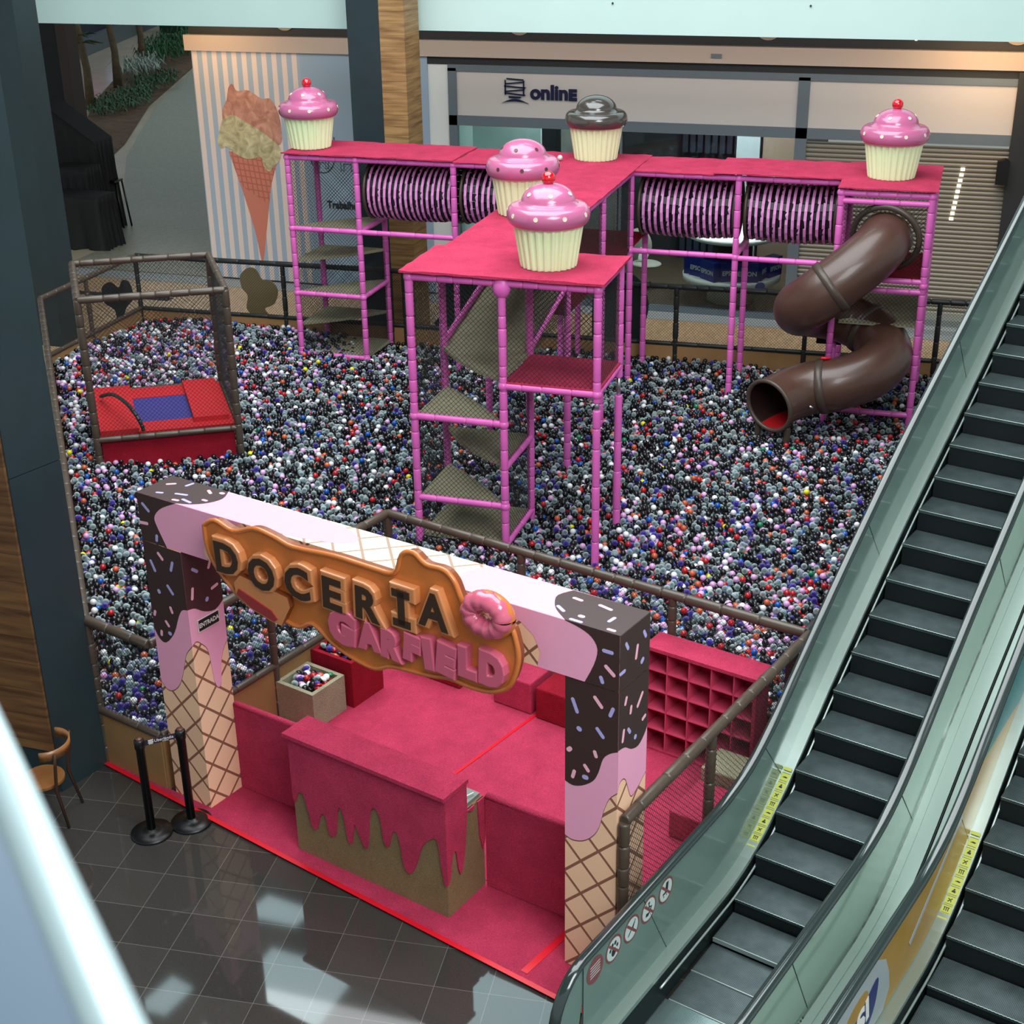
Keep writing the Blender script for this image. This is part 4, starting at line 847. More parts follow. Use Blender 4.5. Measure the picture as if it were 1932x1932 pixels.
b = MB(); dc = W(3.62, -.2, 3.38); ring = [dc+E1*.15*math.cos(2*PI*k/32)+ZZ*.115*math.sin(2*PI*k/32) for k in range(33)]; b.tube(ring, .085, 14, cap=False, sy=1); b.build('donut', 'cookie', BD, label='orange dough under the icing')
b = MB(); ring = [dc-E2*.03+E1*.15*math.cos(2*PI*k/32)+ZZ*(.012+.115*math.sin(2*PI*k/32)) for k in range(33)]; b.tube(ring, [.078+.008*math.sin(k*2.1) for k in range(32)]+[.078], 14, cap=False); b.build('donut_icing', 'icing', BD, label='pink donut icing')
sl_ = [(.90, 2.90), (.98, 2.99), (1.2, 2.97), (1.28, 3.0), (1.36, 2.95), (1.53, 2.93), (1.55, 2.84), (1.43, 2.63), (1.3, 2.64), (1.05, 2.70), (.91, 2.80)]
MB().prism(sl_, *(W(0, -.15), E1, ZZ, -E2), 0, .07, 0, 1).build('cake_slice', ['cookie_rim', 'cookie_edge'], BD)
MB().prism([(.93, 2.80), (.96, 2.86), (1.34, 2.75), (1.40, 2.69), (1.36, 2.655), (1.1, 2.71)], *(W(0, -.22), E1, ZZ, -E2), 0, .012).build('jam_layer', 'jam', BD, label='dark red jam layer')

# ================================================================== queue posts with belt
def stanchion(p, label):
    t = thing('queue_post', label, 'queue post', p, 'black belt posts'); x, y, z = p
    MB().lathe([(.2, 0), (.205, .01), (.2, .025), (.1, .035), (.06, .045), (.045, .06)], p, 40).build('base', 'black', t)
    MB().lathe([(.042, .05), (.042, .98), (.05, .985), (.05, 1.07), (.042, 1.08)], p, 24).build('pole', 'black', t)
    MB().lathe([(.03, 1.08), (.034, 1.092), (.01, 1.095)], p, 20).build('cap', mat('cap_brown', (96, 60, 50), .3), t, label='reddish brown cap')
    return t
q1, q2 = (-.46, -6.19, .0), (-.17, -5.93, .0)
stanchion(q1, 'black belt post at left, farther from the waffle post'); stanchion(q2, 'black belt post standing against the waffle gate post')
a, c = Vector(q1)+ZZ*1.03, Vector(q2)+ZZ*1.03; d = (c-a).normalized(); a += d*.045; c -= d*.045; n = Vector((d.y, -d.x, 0))
t = thing('queue_belt', 'dark purple belt with white logo joining the two black posts', 'belt', (a+c)/2)
MB().hexa([a-ZZ*.035-n*.002, c-ZZ*.035-n*.002, c-ZZ*.035+n*.002, a-ZZ*.035+n*.002, a+ZZ*.025-n*.002, c+ZZ*.025-n*.002, c+ZZ*.025+n*.002, a+ZZ*.025+n*.002]).build('strap', mat('belt', (44, 26, 50), .6), t)
b = MB(); put_text(b, 'Uberlândia', a+(c-a)*.62+n*.004-ZZ*.002, d, ZZ, .042, .0006, 0); put_text(b, 'shopping', a+(c-a)*.66+n*.004-ZZ*.026, d, ZZ, .016, .0006, 0); lg = a+(c-a)*.2+n*.004-ZZ*.005
for i, (w, dz) in enumerate(((.05, .02), (.045, .007), (.052, -.006), (.04, -.019))): b.prism([(-w/2, dz-.004), (w/2, dz-.003), (w/2, dz+.005), (-w/2, dz+.003)], lg, d, ZZ, n, -.001, .001)
b.build('lettering', 'paper', t)

# ================================================================== wooden chair by the column
def bent_chair(loc, rz, label):
    t = thing('bentwood_chair', label, 'chair', loc); R_ = Matrix.Rotation(rz, 3, 'Z'); Lc = Vector(loc)
    w1 = wood('chair_wood', (156, 104, 58), (110, 70, 38), 2.0, rough=.3); w2 = mat('chair_wood_dark', (58, 36, 24), .35)
    tr = lambda p: Lc+R_ @ Vector(p)
    seat_ = []
    for k in range(28): a = 2*PI*k/28; seat_.append((.215*math.cos(a)*(1-.06*math.sin(a)), .21*math.sin(a)))
    b = MB(); u, v = R_ @ Vector((1, 0, 0)), R_ @ Vector((0, 1, 0)); b.prism(seat_, tr((0, 0, .45)), u, v, ZZ, -.03, 0); b.build('seat', w1, t)
    for sx in (-1, 1):
        MB().tube([tr((sx*.15, -.16, .42)), tr((sx*.18, -.2, 0))], [.018, .013], 10).build('leg', w2, t)
        MB().tube([tr((sx*.21, .27, 0)), tr((sx*.175, .19, .42)), tr((sx*.19, .22, .66)), tr((sx*.21, .25, .86))], [.014, .018, .017, .015], 10).build('leg', w2, t)
        MB().tube([tr((sx*.17, -.14, .16)), tr((sx*.13, -.05, .38)), tr((0, 0, .42))], .009, 8).build('brace', w2, t)
    arc = [tr((.22*math.cos(PI*k/14), .1+.20*math.sin(PI*k/14), .83)) for k in range(15)]; bb = MB(); vs = []
    for k, p in enumerate(arc):
        for dz, o in ((-.05, 0), (.05, 0)): vs += [p+ZZ*dz, p+ZZ*dz+(p-tr((0, .1, .83))).normalized()*.016]
    fs = []
    for k in range(14): o = 4*k; fs += [(o, o+4, o+6, o+2), (o+1, o+3, o+7, o+5), (o+2, o+6, o+7, o+3), (o, o+1, o+5, o+4)]
    fs += [(0, 2, 3, 1), (56, 57, 59, 58)]; bb.add(vs, fs, 0, True); bb.build('backrest', w1, t); return t
bent_chair((-1.6, -6.22, .0), math.radians(-75), 'wooden chair with curved backrest in front of the wood clad column')
# ================================================================== escalators
HR = [(-.75, 1.24), (.3, 1.24), (.95, 1.24), (1.4, 1.255), (1.86, 1.36), (2.36, 1.62), (2.87, 1.97), (3.4, 2.34), (4.0, 2.72), (5.15, 3.42), (6.5, 4.14), (8.0, 4.97), (9.4, 5.78), (10.6, 6.47)]
def hz_(b): return float(np.interp(b, [p[0] for p in HR], [p[1] for p in HR]))
HRs = [(p.x, p.y) for p in spline([(x, z, 0) for x, z in HR], 6)]
def hs(b): return float(np.interp(b, [p[0] for p in HRs], [p[1] for p in HRs]))
M['tread'] = mat('tread_metal', (78, 92, 92), .38, .75, noise=.25, nscale=6, bump=.12, bscale=60)
def tread_mat():
    m = bpy.data.materials.new('grooved_tread'); k = NB(m); P = k.pos(); a = k.dot(P, E1); g = k.line(a, .0125, .006)
    n = k.noise(P, 7, 5); c = k.mix(n, lin((62, 76, 78)), lin((112, 126, 128))); k.L.new(k.mix(k.math('MULTIPLY', g, .55), c, lin((18, 24, 26))), k.b.inputs['Base Color'])
    k.b.inputs['Roughness'].default_value = .42; k.b.inputs['Metallic'].default_value = .5; return m
M['grooved'] = tread_mat(); M['riser'] = mat('riser_black', (22, 28, 30), .5, .3); M['skirt'] = mat('skirt_dark', (26, 34, 34), .35, .4)
M['inner_metal'] = mat('inner_deck_metal', (190, 206, 198), .3, .75, bump=.03, bscale=90); M['yellow_lab'] = mat('yellow_label', (186, 192, 84), .5); M['deck_metal'] = mat('deck_metal', (170, 190, 180), .42, .35, bump=.03, bscale=90)
M['ring_red'] = mat('sign_ring', (128, 70, 72), .5); M['sign_white'] = mat('sign_white', (196, 208, 204), .5); M['ink'] = mat('sign_ink', (34, 40, 44), .6)
def strip(mb, a0, z0f, a1, z1f, bs, mi=0):     # ribbon between two running profiles
    vs = []
    for b in bs: vs += [W(a0, b, z0f(b)), W(a1, b, z1f(b))]
    mb.add(vs, [(2*i, 2*i+1, 2*i+3, 2*i+2) for i in range(len(bs)-1)], mi)
def escalator(A, label, phase, detail):
    T = thing('escalator', label, 'escalator', W(A+.66, 0), 'escalators'); bs = list(np.arange(-.95, 10.6, .12)); top = lambda b: hs(b); dk = lambda b: hs(b)-.84
    for side, nm in ((0, 'left'), (1, 'right')):
        ga = A+.09 if not side else A+1.34; s_ = 1 if not side else -1
        g = MB(); pts = [(b, hs(b)-.04) for b in bs]+[(10.6, dk(10.5))]+[(b, dk(b)+.0) for b in reversed(bs)]
        nw = [(-.95-.33*math.sin(PI*k/10), .43+.385*(1-math.cos(PI*k/10))) for k in range(1, 10)]
        lo = [p for p in pts]
        P = [W(ga, b, z) for b, z in lo+nw]; Q = [p+E1*.012 for p in P]; n = len(P)
        vs = []
        for b in bs: vs += [W(ga, b, dk(b)), W(ga, b, hs(b)-.03), W(ga+.012, b, dk(b)), W(ga+.012, b, hs(b)-.03)]
        fs = []
        for i in range(len(bs)-1): o = 4*i; fs += [(o, o+1, o+5, o+4), (o+2, o+6, o+7, o+3)]
        g.add(vs, fs)
        c0 = W(ga, -.95, .82); fan = [W(ga, -.95, hs(-.95)-.03)]+[W(ga, -.95-.38*math.sin(PI*k/12), .80+.40*math.cos(PI*k/12)) for k in range(0, 13)]
        g.add([c0]+fan, [(0, i, i+1) for i in range(1, len(fan)-1)])
        g.build('glass_panel', 'esc_glass' if not side else 'esc_glass_lit', T)
        h = MB(); run = [W(ga+.006, b, hs(b)) for b in reversed(bs)]+[W(ga+.006, -.95-.40*math.sin(PI*k/14), .82+.42*math.cos(PI*k/14)) for k in range(1, 13)]
        h.tube(run, .047, 14, sy=.55); h.build('handrail', 'rubber', T)
        h = MB(); run2 = [p-ZZ*.0+(Vector((0, 0, -.03)) if i < len(bs) else (W(ga+.006, -.95, .82)-p).normalized()*.035) for i, p in enumerate(run)]; h.tube(run2, .014, 8); h.build('handrail_track', 'chrome', T)
        ins = ga+s_*.012; ino = A+.205 if not side else A+1.235
        d = MB(); strip(d, ga-.03*s_, dk, ino, dk, bs); strip(d, ino, dk, ino, lambda b: dk(b)-.05, bs); d.build('inner_deck', 'inner_metal', T)
        so = d
        k = MB(); strip(k, ino-.0, lambda b: dk(b)-.045, ino+s_*.022, lambda b: dk(b)-.30, bs); k.build('skirt_panel', 'skirt', T)
        k = MB(); bs2 = [b for b in bs if b > -.1]; k.tube([W(ino+s_*.035, b, dk(b)-.10) for b in bs2], .011, 6); k.build('skirt_guard', 'steel_dull', T)
        oz = MB(); out = ga-s_*.10; strip(oz, ga, dk, out, dk, bs); strip(oz, out, dk, out, lambda b: dk(b)-1.0 if b > 1.6 else .0, bs); oz.build('outer_deck', 'deck_metal', T)
        for jb in (.35, 2.5, 4.6, 6.8, 9.0): jx = ga+(.014 if not side else .0145); MB().tube([W(jx, jb, dk(jb)+.01), W(jx, jb-.42, hs(jb-.42)-.05)], .003, 5).build('glass_joint', 'skirt', T)
        # closed front end of the balustrade base
        e = MB(); e.ebox(min(out, ino), -1.22, 0, max(out, ino), -.95, dk(-.95)); e.build('end_cap', 'deck_metal', T)
    a0, a1 = A+.245, A+1.195; s = .39; rise = s*math.tan(math.radians(30))
    nb, nz = phase; z = nz; b = nb
    for k in range(0, 23):
        bb, zz = nb+k*s, nz+k*rise
        if zz > 5.6: break
        st = MB(); st.ebox(a0, bb, zz-.03, a1, bb+s-.004, zz); st.m = [0]*6
        st.build('step', 'grooved', T)
        r = MB(); zl = max(zz-rise, .08) if k else .14
        r.ebox(a0, bb+.012, zl-.03, a1, bb+.03, zz-.03); r.build('riser', 'riser', T)
        l = MB(); pts = []
        for q in range(64):
            aa = a0+(a1-a0)*q/63; pts.append(W(aa, bb-.002-(.006 if q % 2 else 0), zz+.001))
        l.tube(pts, .004, 4); l.build('comb_edge', 'steel_dull', T)
    b1_, zz = nb, .14
    for q, zz in ((1, .155), (2, .09), (3, .08)):
        st = MB(); st.ebox(a0, nb-q*s, zz-.03, a1, nb-(q-1)*s-.006, zz); st.build('step', 'grooved', T)
        l = MB(); l.ebox(a0, nb-q*s-.01, zz-.04, a1, nb-q*s-.001, zz+.0015); l.build('comb_edge', 'steel_dull', T)
    lp = MB(); lp.ebox(A+.2, -1.6, .0, A+1.24, nb-3*s-.012, .075); lp.build('landing_plate', mat('landing_plate', (150, 172, 172), .22, .8, noise=.15, nscale=3), T)
    tr = MB(); bs3 = [b for b in bs if b > 1.5]; strip(tr, A+.0, lambda b: dk(b)-.95, A+1.43, lambda b: dk(b)-.95, bs3); tr.build('truss_underside', 'skirt', T)
    # yellow pictogram stickers along the left deck
    for i in range(10):
        b_ = 1.79+i*.082
        if i in (0, 9):
            y = MB(); vs = [W(A+.11, b_+(.03 if i == 0 else .0), dk(b_+.03)+.002), W(A+.19, b_+(.03 if i == 0 else .0), dk(b_+.03)+.002), W(A+.19, b_+(.055 if i == 0 else .03), dk(b_+.05)+.002), W(A+.11, b_+(.055 if i == 0 else .03), dk(b_+.05)+.002)]
            y.add(vs, [(0, 1, 2, 3)]); y.build('yellow_sticker', 'yellow_lab', T); continue
        y = MB(); z0_, z1_ = dk(b_)+.0025, dk(b_+.078)+.0025
        y.add([W(A+.11, b_, z0_), W(A+.195, b_, z0_), W(A+.195, b_+.078, z1_), W(A+.11, b_+.078, z1_)], [(0, 1, 2, 3)], 0)
        sl2 = (z1_-z0_)/.078
        def ink(P): y.add([W(A+.152+x, b_+.039+yy, z0_+(.039+yy)*sl2+.0015) for x, yy in P], [tuple(range(len(P)))], 1)
        kind = i % 4
        if kind == 0: ink([(-.025, -.004), (.02, -.008), (.026, .002), (0, .006)])
        elif kind == 1:
            for x in (-.02, -.004, .012): ink([(x, -.018), (x+.007, -.018), (x+.007, .012), (x, .012)])
            ink([(-.026, .012), (.024, .012), (.024, .018), (-.026, .018)])
        elif kind == 2:
            ink([(-.02, -.015), (-.012, -.018), (.02, .014), (.012, .018)]); ink([(-.02, .008), (.0, .0), (.003, .006), (-.016, .015)]); ink([(.008, -.016), (.015, -.016), (.012, .0), (.005, .0)])
        else:
            ink([(-.018, -.012), (.016, -.016), (.018, .0), (-.01, .004)]); ink([(-.006, .004), (.012, .004), (.008, .018), (-.004, .016)])
        fr_ = [(-.036, -.034), (.036, -.034), (.036, -.031), (-.036, -.031)]; ink(fr_); ink([(-.038, .031), (.036, .031), (.036, .034), (-.038, .034)])
        y.build('yellow_sticker', ['yellow_lab', 'ink'], T)
    if detail:
        # five round prohibition signs on the near glass
        fr = (W(A+.104, 0), E2, ZZ, E1)
        for i, cb_ in enumerate((-.79, -.52, -.25, .02, .30)):
            s_ = MB(); R_ = .118; cz = 1.03; circ = lambda r: [(cb_+r*math.cos(2*PI*k/28), cz+r*math.sin(2*PI*k/28)) for k in range(28)]
            s_.prism(circ(R_), *fr, 0, .0012, 0)
            if i: s_.prism(circ(R_*.84), *fr, .001, .0018, 1)
            def blob(P): s_.prism([(cb_+x, cz+y) for x, y in P], *fr, .0015, .0024, 2 if i else 1)
            if i == 0:
                for q in range(5): blob([(-.07, .05-q*.025), (.07, .05-q*.025), (.07, .056-q*.025), (-.07, .056-q*.025)])
            if i == 1:
                cc = lambda x, y, r: blob([(x+r*math.cos(2*PI*k/10), y+r*1.2*math.sin(2*PI*k/10)) for k in range(10)])
                cc(0, -.03, .034); cc(-.05, .01, .015); cc(-.02, .045, .017); cc(.022, .045, .017); cc(.052, .008, .015)
            if i == 2: blob([(-.06, -.045), (-.045, -.05), (.05, .03), (.04, .045)]); blob([(-.03, .01), (.03, -.02), (.035, -.01), (-.02, .025)]); blob([(.02, .0), (.03, 0), (.06, .06), (.05, .065)])
            if i == 3: blob([(-.05, -.05), (-.01, -.06), (.03, -.03), (.045, .0), (.03, .005), (0, -.03), (-.04, -.02)]); blob([(-.01, -.01), (.008, -.01), (.012, .045), (-.004, .045)]); blob([(-.012, .05), (.016, .05), (.016, .07), (-.012, .07)]); blob([(.0, .015), (.05, .0), (.052, .01), (.0, .028)])
            if i == 4: blob([(-.02, -.02), (.03, -.02), (.04, .07), (.0, .075)]); blob([(-.055, -.03), (.03, -.03), (.03, -.015), (-.05, -.01)]); blob([(-.04, -.055), (-.028, -.055), (-.028, -.04), (-.04, -.04)]); blob([(.005, -.055), (.018, -.055), (.018, -.04), (.005, -.04)])
            if i: s_.prism([(cb_-.078, cz+.062), (cb_-.062, cz+.078), (cb_+.078, cz-.062), (cb_+.062, cz-.078)], *fr, .002, .003, 0)
            s_.build('prohibition_sign', ['ring_red', 'sign_white', 'ink'], T)
    return T
escalator(4.85, 'left escalator beside the ball pit, clear glass with round prohibition signs', (1.33, .30), True)
T2 = escalator(6.60, 'right escalator at the picture edge, poster covered glass on its left', (1.28, .26), False)
# poster film on the right escalator's near glass
M['poster_gold'] = mat('poster_gold', (176, 134, 58), .35, noise=.1, nscale=2); M['poster_teal'] = mat('poster_teal', (34, 118, 122), .35); M['poster_grey'] = mat('poster_grey', (168, 176, 180), .35); M['poster_navy'] = mat('poster_navy', (38, 46, 110), .35)
P_ = thing('glass_poster', 'gold and teal advertising film covering the right escalator glass', 'poster', W(6.71, 2, 1)); x_ = 6.704
def film(b0, b1, m, lo=.02, hi=.76, off=0, edge=None, cut=None):
    b = MB(); bs = np.arange(b0, b1+.001, .1); vs = []
    for q in bs:
        l = hs(q)-.84+(min(cut(q), hi-.002) if cut else lo); h = hs(q)-.84+hi
        if edge: h = min(h, edge(q)) if edge(q) > l else l+.001
        vs += [W(x_+off, q, l), W(x_+off, q, h)]
    b.add(vs, [(2*i, 2*i+1, 2*i+3, 2*i+2) for i in range(len(bs)-1)]); return b
film(-.9, 6.4, 'poster_gold').build('gold_field', 'poster_gold', P_)
film(2.1, 9.5, 'poster_teal', off=.0015, lo=.02, cut=lambda q: .02+max(0, .95-(q-2.1)*.62)).build('teal_field', 'poster_teal', P_)
b = MB(); fr = (W(x_+.003, 0), E2, ZZ, E1)
b.prism([(-.9, .44), (.62, .44), (.72, .6), (.66, .8), (.55, 1.0), (.35, 1.14), (-.9, 1.14)], *fr, -.001, .0005); b.build('grey_field', 'poster_grey', P_)
b = MB(); b.prism(smooth_poly([(-.45, .75), (-.2, .98), (.1, 1.02), (.22, .9), (.2, .7), (-.1, .55), (-.4, .55), (-.45, .75)], 4)[:-1], *fr, .001, .002); b.build('gold_blob', 'poster_gold', P_)
b = MB(); b.prism(smooth_poly([(-.5, .5), (-.4, .78), (0, .82), (.35, .95), (.42, .85), (.36, .62), (.1, .5), (-.5, .5)], 4)[:-1], *fr, .002, .003); b.build('navy_shape', 'poster_navy', P_)
b = MB(); put_text(b, 'ASI', W(x_+.007, .02, .72), E2, ZZ, .34, .0008, .012, rot=.25); b.build('white_lettering', 'paper', P_)
b = MB(); b.prism([(1.1, .75), (1.14, .70), (2.2, 1.28), (2.18, 1.33)], *fr, .0, .002); b.build('grey_bar', 'poster_grey', P_)
for p in (T2,): pass
# adhesive leftovers on the middle deck
solo(MB().prism(smooth_poly([(0, 0), (.12, .02), (.16, .1), (.1, .2), (.02, .22), (-.03, .1), (0, 0)], 3)[:-1], W(6.5, 1.1, hs(1.1)-.835), E1*.6, E2, ZZ, 0, .004), 'torn_tape', 'paper', 'torn white tape scrap on the deck between the escalators', 'tape')
MB().ebox(6.29, -1.2, 0, 6.6, -.95, hs(-.95)-.84).build('end_panel', 'deck_metal', T2)
mid = MB(); bs = list(np.arange(-.95, 10.6, .12)); strip(mid, 6.28, lambda b: hs(b)-.86, 6.61, lambda b: hs(b)-.86, bs); mid.build('middle_deck', 'deck_metal', T2); gp = MB(); gp.tube([W(6.43, b, hs(b)-.858) for b in bs], .014, 6); gp.build('deck_gap', 'skirt', T2, label='dark gap along the middle deck')

# ================================================================== foreground balcony rail (out of focus)
r1, r2 = CAM+Vector((-.57, .66, -.50)), CAM+Vector((-.33, .44, -.50)); d = (r2-r1).normalized(); n = Vector((-d.y, d.x, 0))
if n.x > 0: n = -n
t = thing('balcony_handrail', 'blurred brushed steel balcony handrail crossing the lower left corner', 'handrail', (r1+r2)/2)
p, q = r1-d*.9, r2+d*.32
MB().hexa([p-ZZ*.05, q-ZZ*.05, q+n*.22-ZZ*.05, p+n*.22-ZZ*.05, p-ZZ*.004, q-ZZ*.004, q+n*.22-ZZ*.004, p+n*.22-ZZ*.004]).build('rail_body', mat('rail_grey', (84, 100, 114), .4, .5), t)
MB().tube([p+n*.012-ZZ*.012, q+n*.012-ZZ*.012], .016, 16).build('rail_edge', mat('rail_edge', (156, 174, 176), .35, .3), t)
# ================================================================== signs and things beyond the pit
t = thing('shop_logo_sign', 'dark blue shop name lettering with screen logo on the pale shopfront panel', 'sign', (-2, 12.5, 4.1))
b = MB(); put_text(b, 'onlin', (-1.82, 12.52, 4.37), (1, 0, 0), (0, 0, 1), .42, .015, .016, fit=(.79, .30)); put_text(b, 'E', (-1.32, 12.52, 4.335), (1, 0, 0), (0, 0, 1), .30, .015, .02, fit=(.17, .23)); b.build('lettering', 'navy', t)
b = MB(); fr = ((-2.54, 12.53, 4.34), (1, 0, 0), (0, 0, 1), (0, -1, 0))
for i, (w, z, tl) in enumerate(((.34, .27, .01), (.38, .20, -.02), (.44, .12, .015), (.40, .05, -.02), (.42, -.02, .02))): b.prism([(-w/2, z-.012+tl), (w/2, z-.012-tl), (w/2+.02, z+.012-tl), (-w/2, z+.012+tl)], *fr, 0, .03)
for x in (-.2, .19): b.prism([(x-.014, -.03), (x+.012, -.04), (x+.014, .24), (x-.01, .26)], *fr, 0, .03)
b.prism([(-.12, -.10), (.12, -.10), (.14, -.07), (-.13, -.06)], *fr, 0, .03)
b.prism([(-.29, -.2)]+[(-.28+.56*k/10, -.2+.085*math.sin(PI*k/10)) for k in range(1, 10)]+[(.29, -.2), (.2, -.175), (0, -.16), (-.2, -.175)], *fr, 0, .03); b.build('screen_logo', 'navy', t)
# ice cream poster figure
IC = thing('ice_cream_picture', 'tall printed ice cream cone on the striped hoarding', 'poster', (-8.5, 12.5, .5))
def icem(nm, c1, c2, sc=6):
    m = bpy.data.materials.new(nm); k = NB(m); v = k.N.new('ShaderNodeTexVoronoi'); v.inputs['Scale'].default_value = sc; n = k.N.new('ShaderNodeTexNoise'); n.inputs['Scale'].default_value = 3.5; n.inputs['Detail'].default_value = 8; n.inputs['Distortion'].default_value = 1.6
    k.L.new(k.pos(), n.inputs['Vector']); r = k.N.new('ShaderNodeMapRange'); r.inputs[1].default_value = .3; r.inputs[2].default_value = .72; k.L.new(n.outputs['Fac'], r.inputs[0]); k.L.new(k.mix(r.outputs[0], lin(c1), lin(c2)), k.b.inputs['Base Color']); k.b.inputs['Roughness'].default_value = .6; return m
def conem():
    m = bpy.data.materials.new('cone_print'); k = NB(m); P = k.pos(); x = k.dot(P, (1, 0, .12)); z = k.dot(P, (.1, 0, 1)); g = k.math('MAXIMUM', k.line(x, .115, .03), k.line(z, .135, .03)); up = k.math('GREATER_THAN', k.dot(P, (.6, 0, 1)), -3.2)
    k.L.new(k.mix(k.math('MULTIPLY', k.math('MULTIPLY', g, up), .6), lin((206, 124, 104)), lin((160, 84, 68))), k.b.inputs['Base Color']); k.b.inputs['Roughness'].default_value = .6; return m
fr = ((0, 12.55, 0), (1, 0, 0), (0, 0, 1), (0, -1, 0))
MB().prism(smooth_poly([(-9.17, 2.9), (-8.9, 2.0), (-8.68, 1.1), (-8.6, .52), (-8.54, .52), (-8.40, 1.2), (-8.2, 2.2), (-8.08, 2.8), (-9.17, 2.9)], 3)[:-1], *fr, 0, .004).build('cone', conem(), IC)
MB().prism(smooth_poly([(-9.25, 3.5), (-9.22, 3.8), (-9.1, 4.0), (-9.03, 4.25), (-8.93, 4.34), (-8.84, 4.2), (-8.6, 4.22), (-8.45, 4.16), (-8.25, 4.05), (-8.05, 4.05), (-7.9, 3.8), (-7.84, 3.4), (-7.9, 3.1), (-8.3, 3.0), (-8.8, 3.2), (-9.25, 3.5)], 4)[:-1], *fr, .003, .007).build('pink_scoop', icem('pink_scoop_print', (212, 158, 138), (156, 100, 84)), IC)
MB().prism(smooth_poly([(-9.42, 3.1), (-9.3, 3.45), (-9.2, 3.62), (-8.95, 3.68), (-8.7, 3.55), (-8.4, 3.4), (-8.1, 3.2), (-7.9, 3.0), (-7.95, 2.75), (-8.12, 2.6), (-8.22, 2.5), (-8.34, 2.62), (-8.4, 2.8), (-8.7, 2.75), (-9.0, 2.85), (-9.2, 3.0), (-9.35, 2.95), (-9.42, 3.1)], 4)[:-1], *fr, .006, .010).build('cream_scoop', icem('cream_scoop_print', (220, 212, 170), (138, 126, 92)), IC)
t = thing('hoarding_lettering', 'black outlined lettering and the word Trabalhe on the grey hoarding', 'sign', (-6.5, 12.5, 2))
b = MB(); put_text(b, 'Trabalhe', (-6.52, 12.54, 1.85), (1, 0, 0), (0, 0, 1), .22, .004, .008, fit=(.72, .17)); b.build('word', 'letter_black', t)
def outl_txt(s, x, z, size):
    b = MB(); put_text(b, s, (x, 12.541, z), (1, 0, 0), (0, 0, 1), size, .003, .016); b.build('outlined_letters', 'letter_black', t); b = MB(); put_text(b, s, (x, 12.537, z), (1, 0, 0), (0, 0, 1), size, .003, .004); b.build('letter_fill', mat('hoarding_blue', (150, 172, 192), .6), t)
outl_txt('H', -6.92, 2.78, .42); outl_txt('HA', -6.15, 2.78, .5); outl_txt('IA', -4.85, 2.78, .46)
ring = [(-6.92+.3*math.cos(a), 12.545, 2.95-(.42*abs(math.sin(a)) if 1 else 0)) for a in np.linspace(0, PI, 20)]; MB().tube([(-6.62, 12.545, 3.3)]+ring+[(-7.22, 12.545, 3.3)], .01, 6).build('shield_outline', 'letter_black', t)
# shop window display
M['epson'] = mat('carton_blue', (18, 42, 140), .45); DC = Vector((1.85, 13.75, 0))
t = thing('round_display_table', 'round white display table loaded with blue cartons in the shop', 'table', DC)
MB().lathe([(1.0, .48), (1.03, .5), (1.03, .6), (1.0, .62), (.2, .62)], DC, 64).build('lower_disc', 'paper', t)
MB().lathe([(.5, .022), (.5, .48)], DC, 32).build('plinth', 'paper', t)
MB().lathe([(.9, 1.38), (.95, 1.40), (.95, 1.47), (.9, 1.49), (.1, 1.49)], DC, 64).build('table_top', 'paper', t)
MB().lathe([(.42, .62), (.42, 1.38)], DC, 32).build('core', 'shop_dark', t)
MB().prism([(.09*math.cos(2*PI*k/20), .09*math.sin(2*PI*k/20)) for k in range(20)], DC+Vector((.72, -.76, .55)), (1, .7, 0), (0, 0, 1), (.6, -.8, 0), 0, .01).build('round_badge', mat('badge_blue', (80, 96, 200), .5), t)
for i, (ang, rr) in enumerate(((-168, .82), (-140, .74), (-112, .80), (-84, .70), (-58, .80), (-30, .74), (-6, .84))):
    a = math.radians(ang); c = DC+Vector((rr*math.cos(a), rr*math.sin(a), .622)); u = Vector((-math.sin(a), math.cos(a), 0)); n = Vector((math.cos(a), math.sin(a), 0)); tt = a+(.35 if i % 2 else -.35); u = Vector((-math.sin(tt), math.cos(tt), 0)); n = Vector((math.cos(tt), math.sin(tt), 0))
    cb = thing('blue_carton', 'blue carton with white lettering, %s on the round table' % ('leftmost', 'second from left', 'third from left', 'middle one', 'third from right', 'second from right', 'rightmost')[i], 'carton', c, 'blue cartons on the display table')
    MB().hexa([c-u*.23-n*.12, c+u*.23-n*.12, c+u*.23+n*.12, c-u*.23+n*.12]+[x+ZZ*.40 for x in (c-u*.23-n*.12, c+u*.23-n*.12, c+u*.23+n*.12, c-u*.23+n*.12)]).build('box', 'epson', cb)
    b = MB(); put_text(b, 'EPSON', c+n*.122+ZZ*.18, u, ZZ, .13, .001, .003); b.build('lettering', 'paper', cb)
t = thing('swivel_chair', 'pale grey swivel chair with price card in the shop window', 'chair', (-.15, 14.2, .02)); x, y = -.15, 14.2
M['chair_grey'] = mat('chair_grey', (150, 146, 134), .7)
MB().lathe([(.02, .06), (.03, .5)], (x, y, 0), 16).build('column', 'black', t)
b = MB()
for k in range(5): a = 2*PI*k/5; b.tube([(x, y, .1), (x+.3*math.cos(a), y+.3*math.sin(a), .06)], .02, 8)
b.build('star_base', 'black', t)
MB().ball((x+.06, y-.05, .56), .34, 24, 12, sc=(1, .9, .22)).build('seat', 'chair_grey', t)
MB().ball((x-.16, y+.12, .92), .36, 24, 12, sc=(.85, .28, 1.05)).build('backrest', 'chair_grey', t)
MB().prism([(-.1, -.13), (.1, -.13), (.1, .13), (-.1, .13)], (x+.02, y-.14, .80), (1, 0, -.15), (.15, .2, 1), (0, -1, .2), 0, .006).build('price_card', 'paper', t)
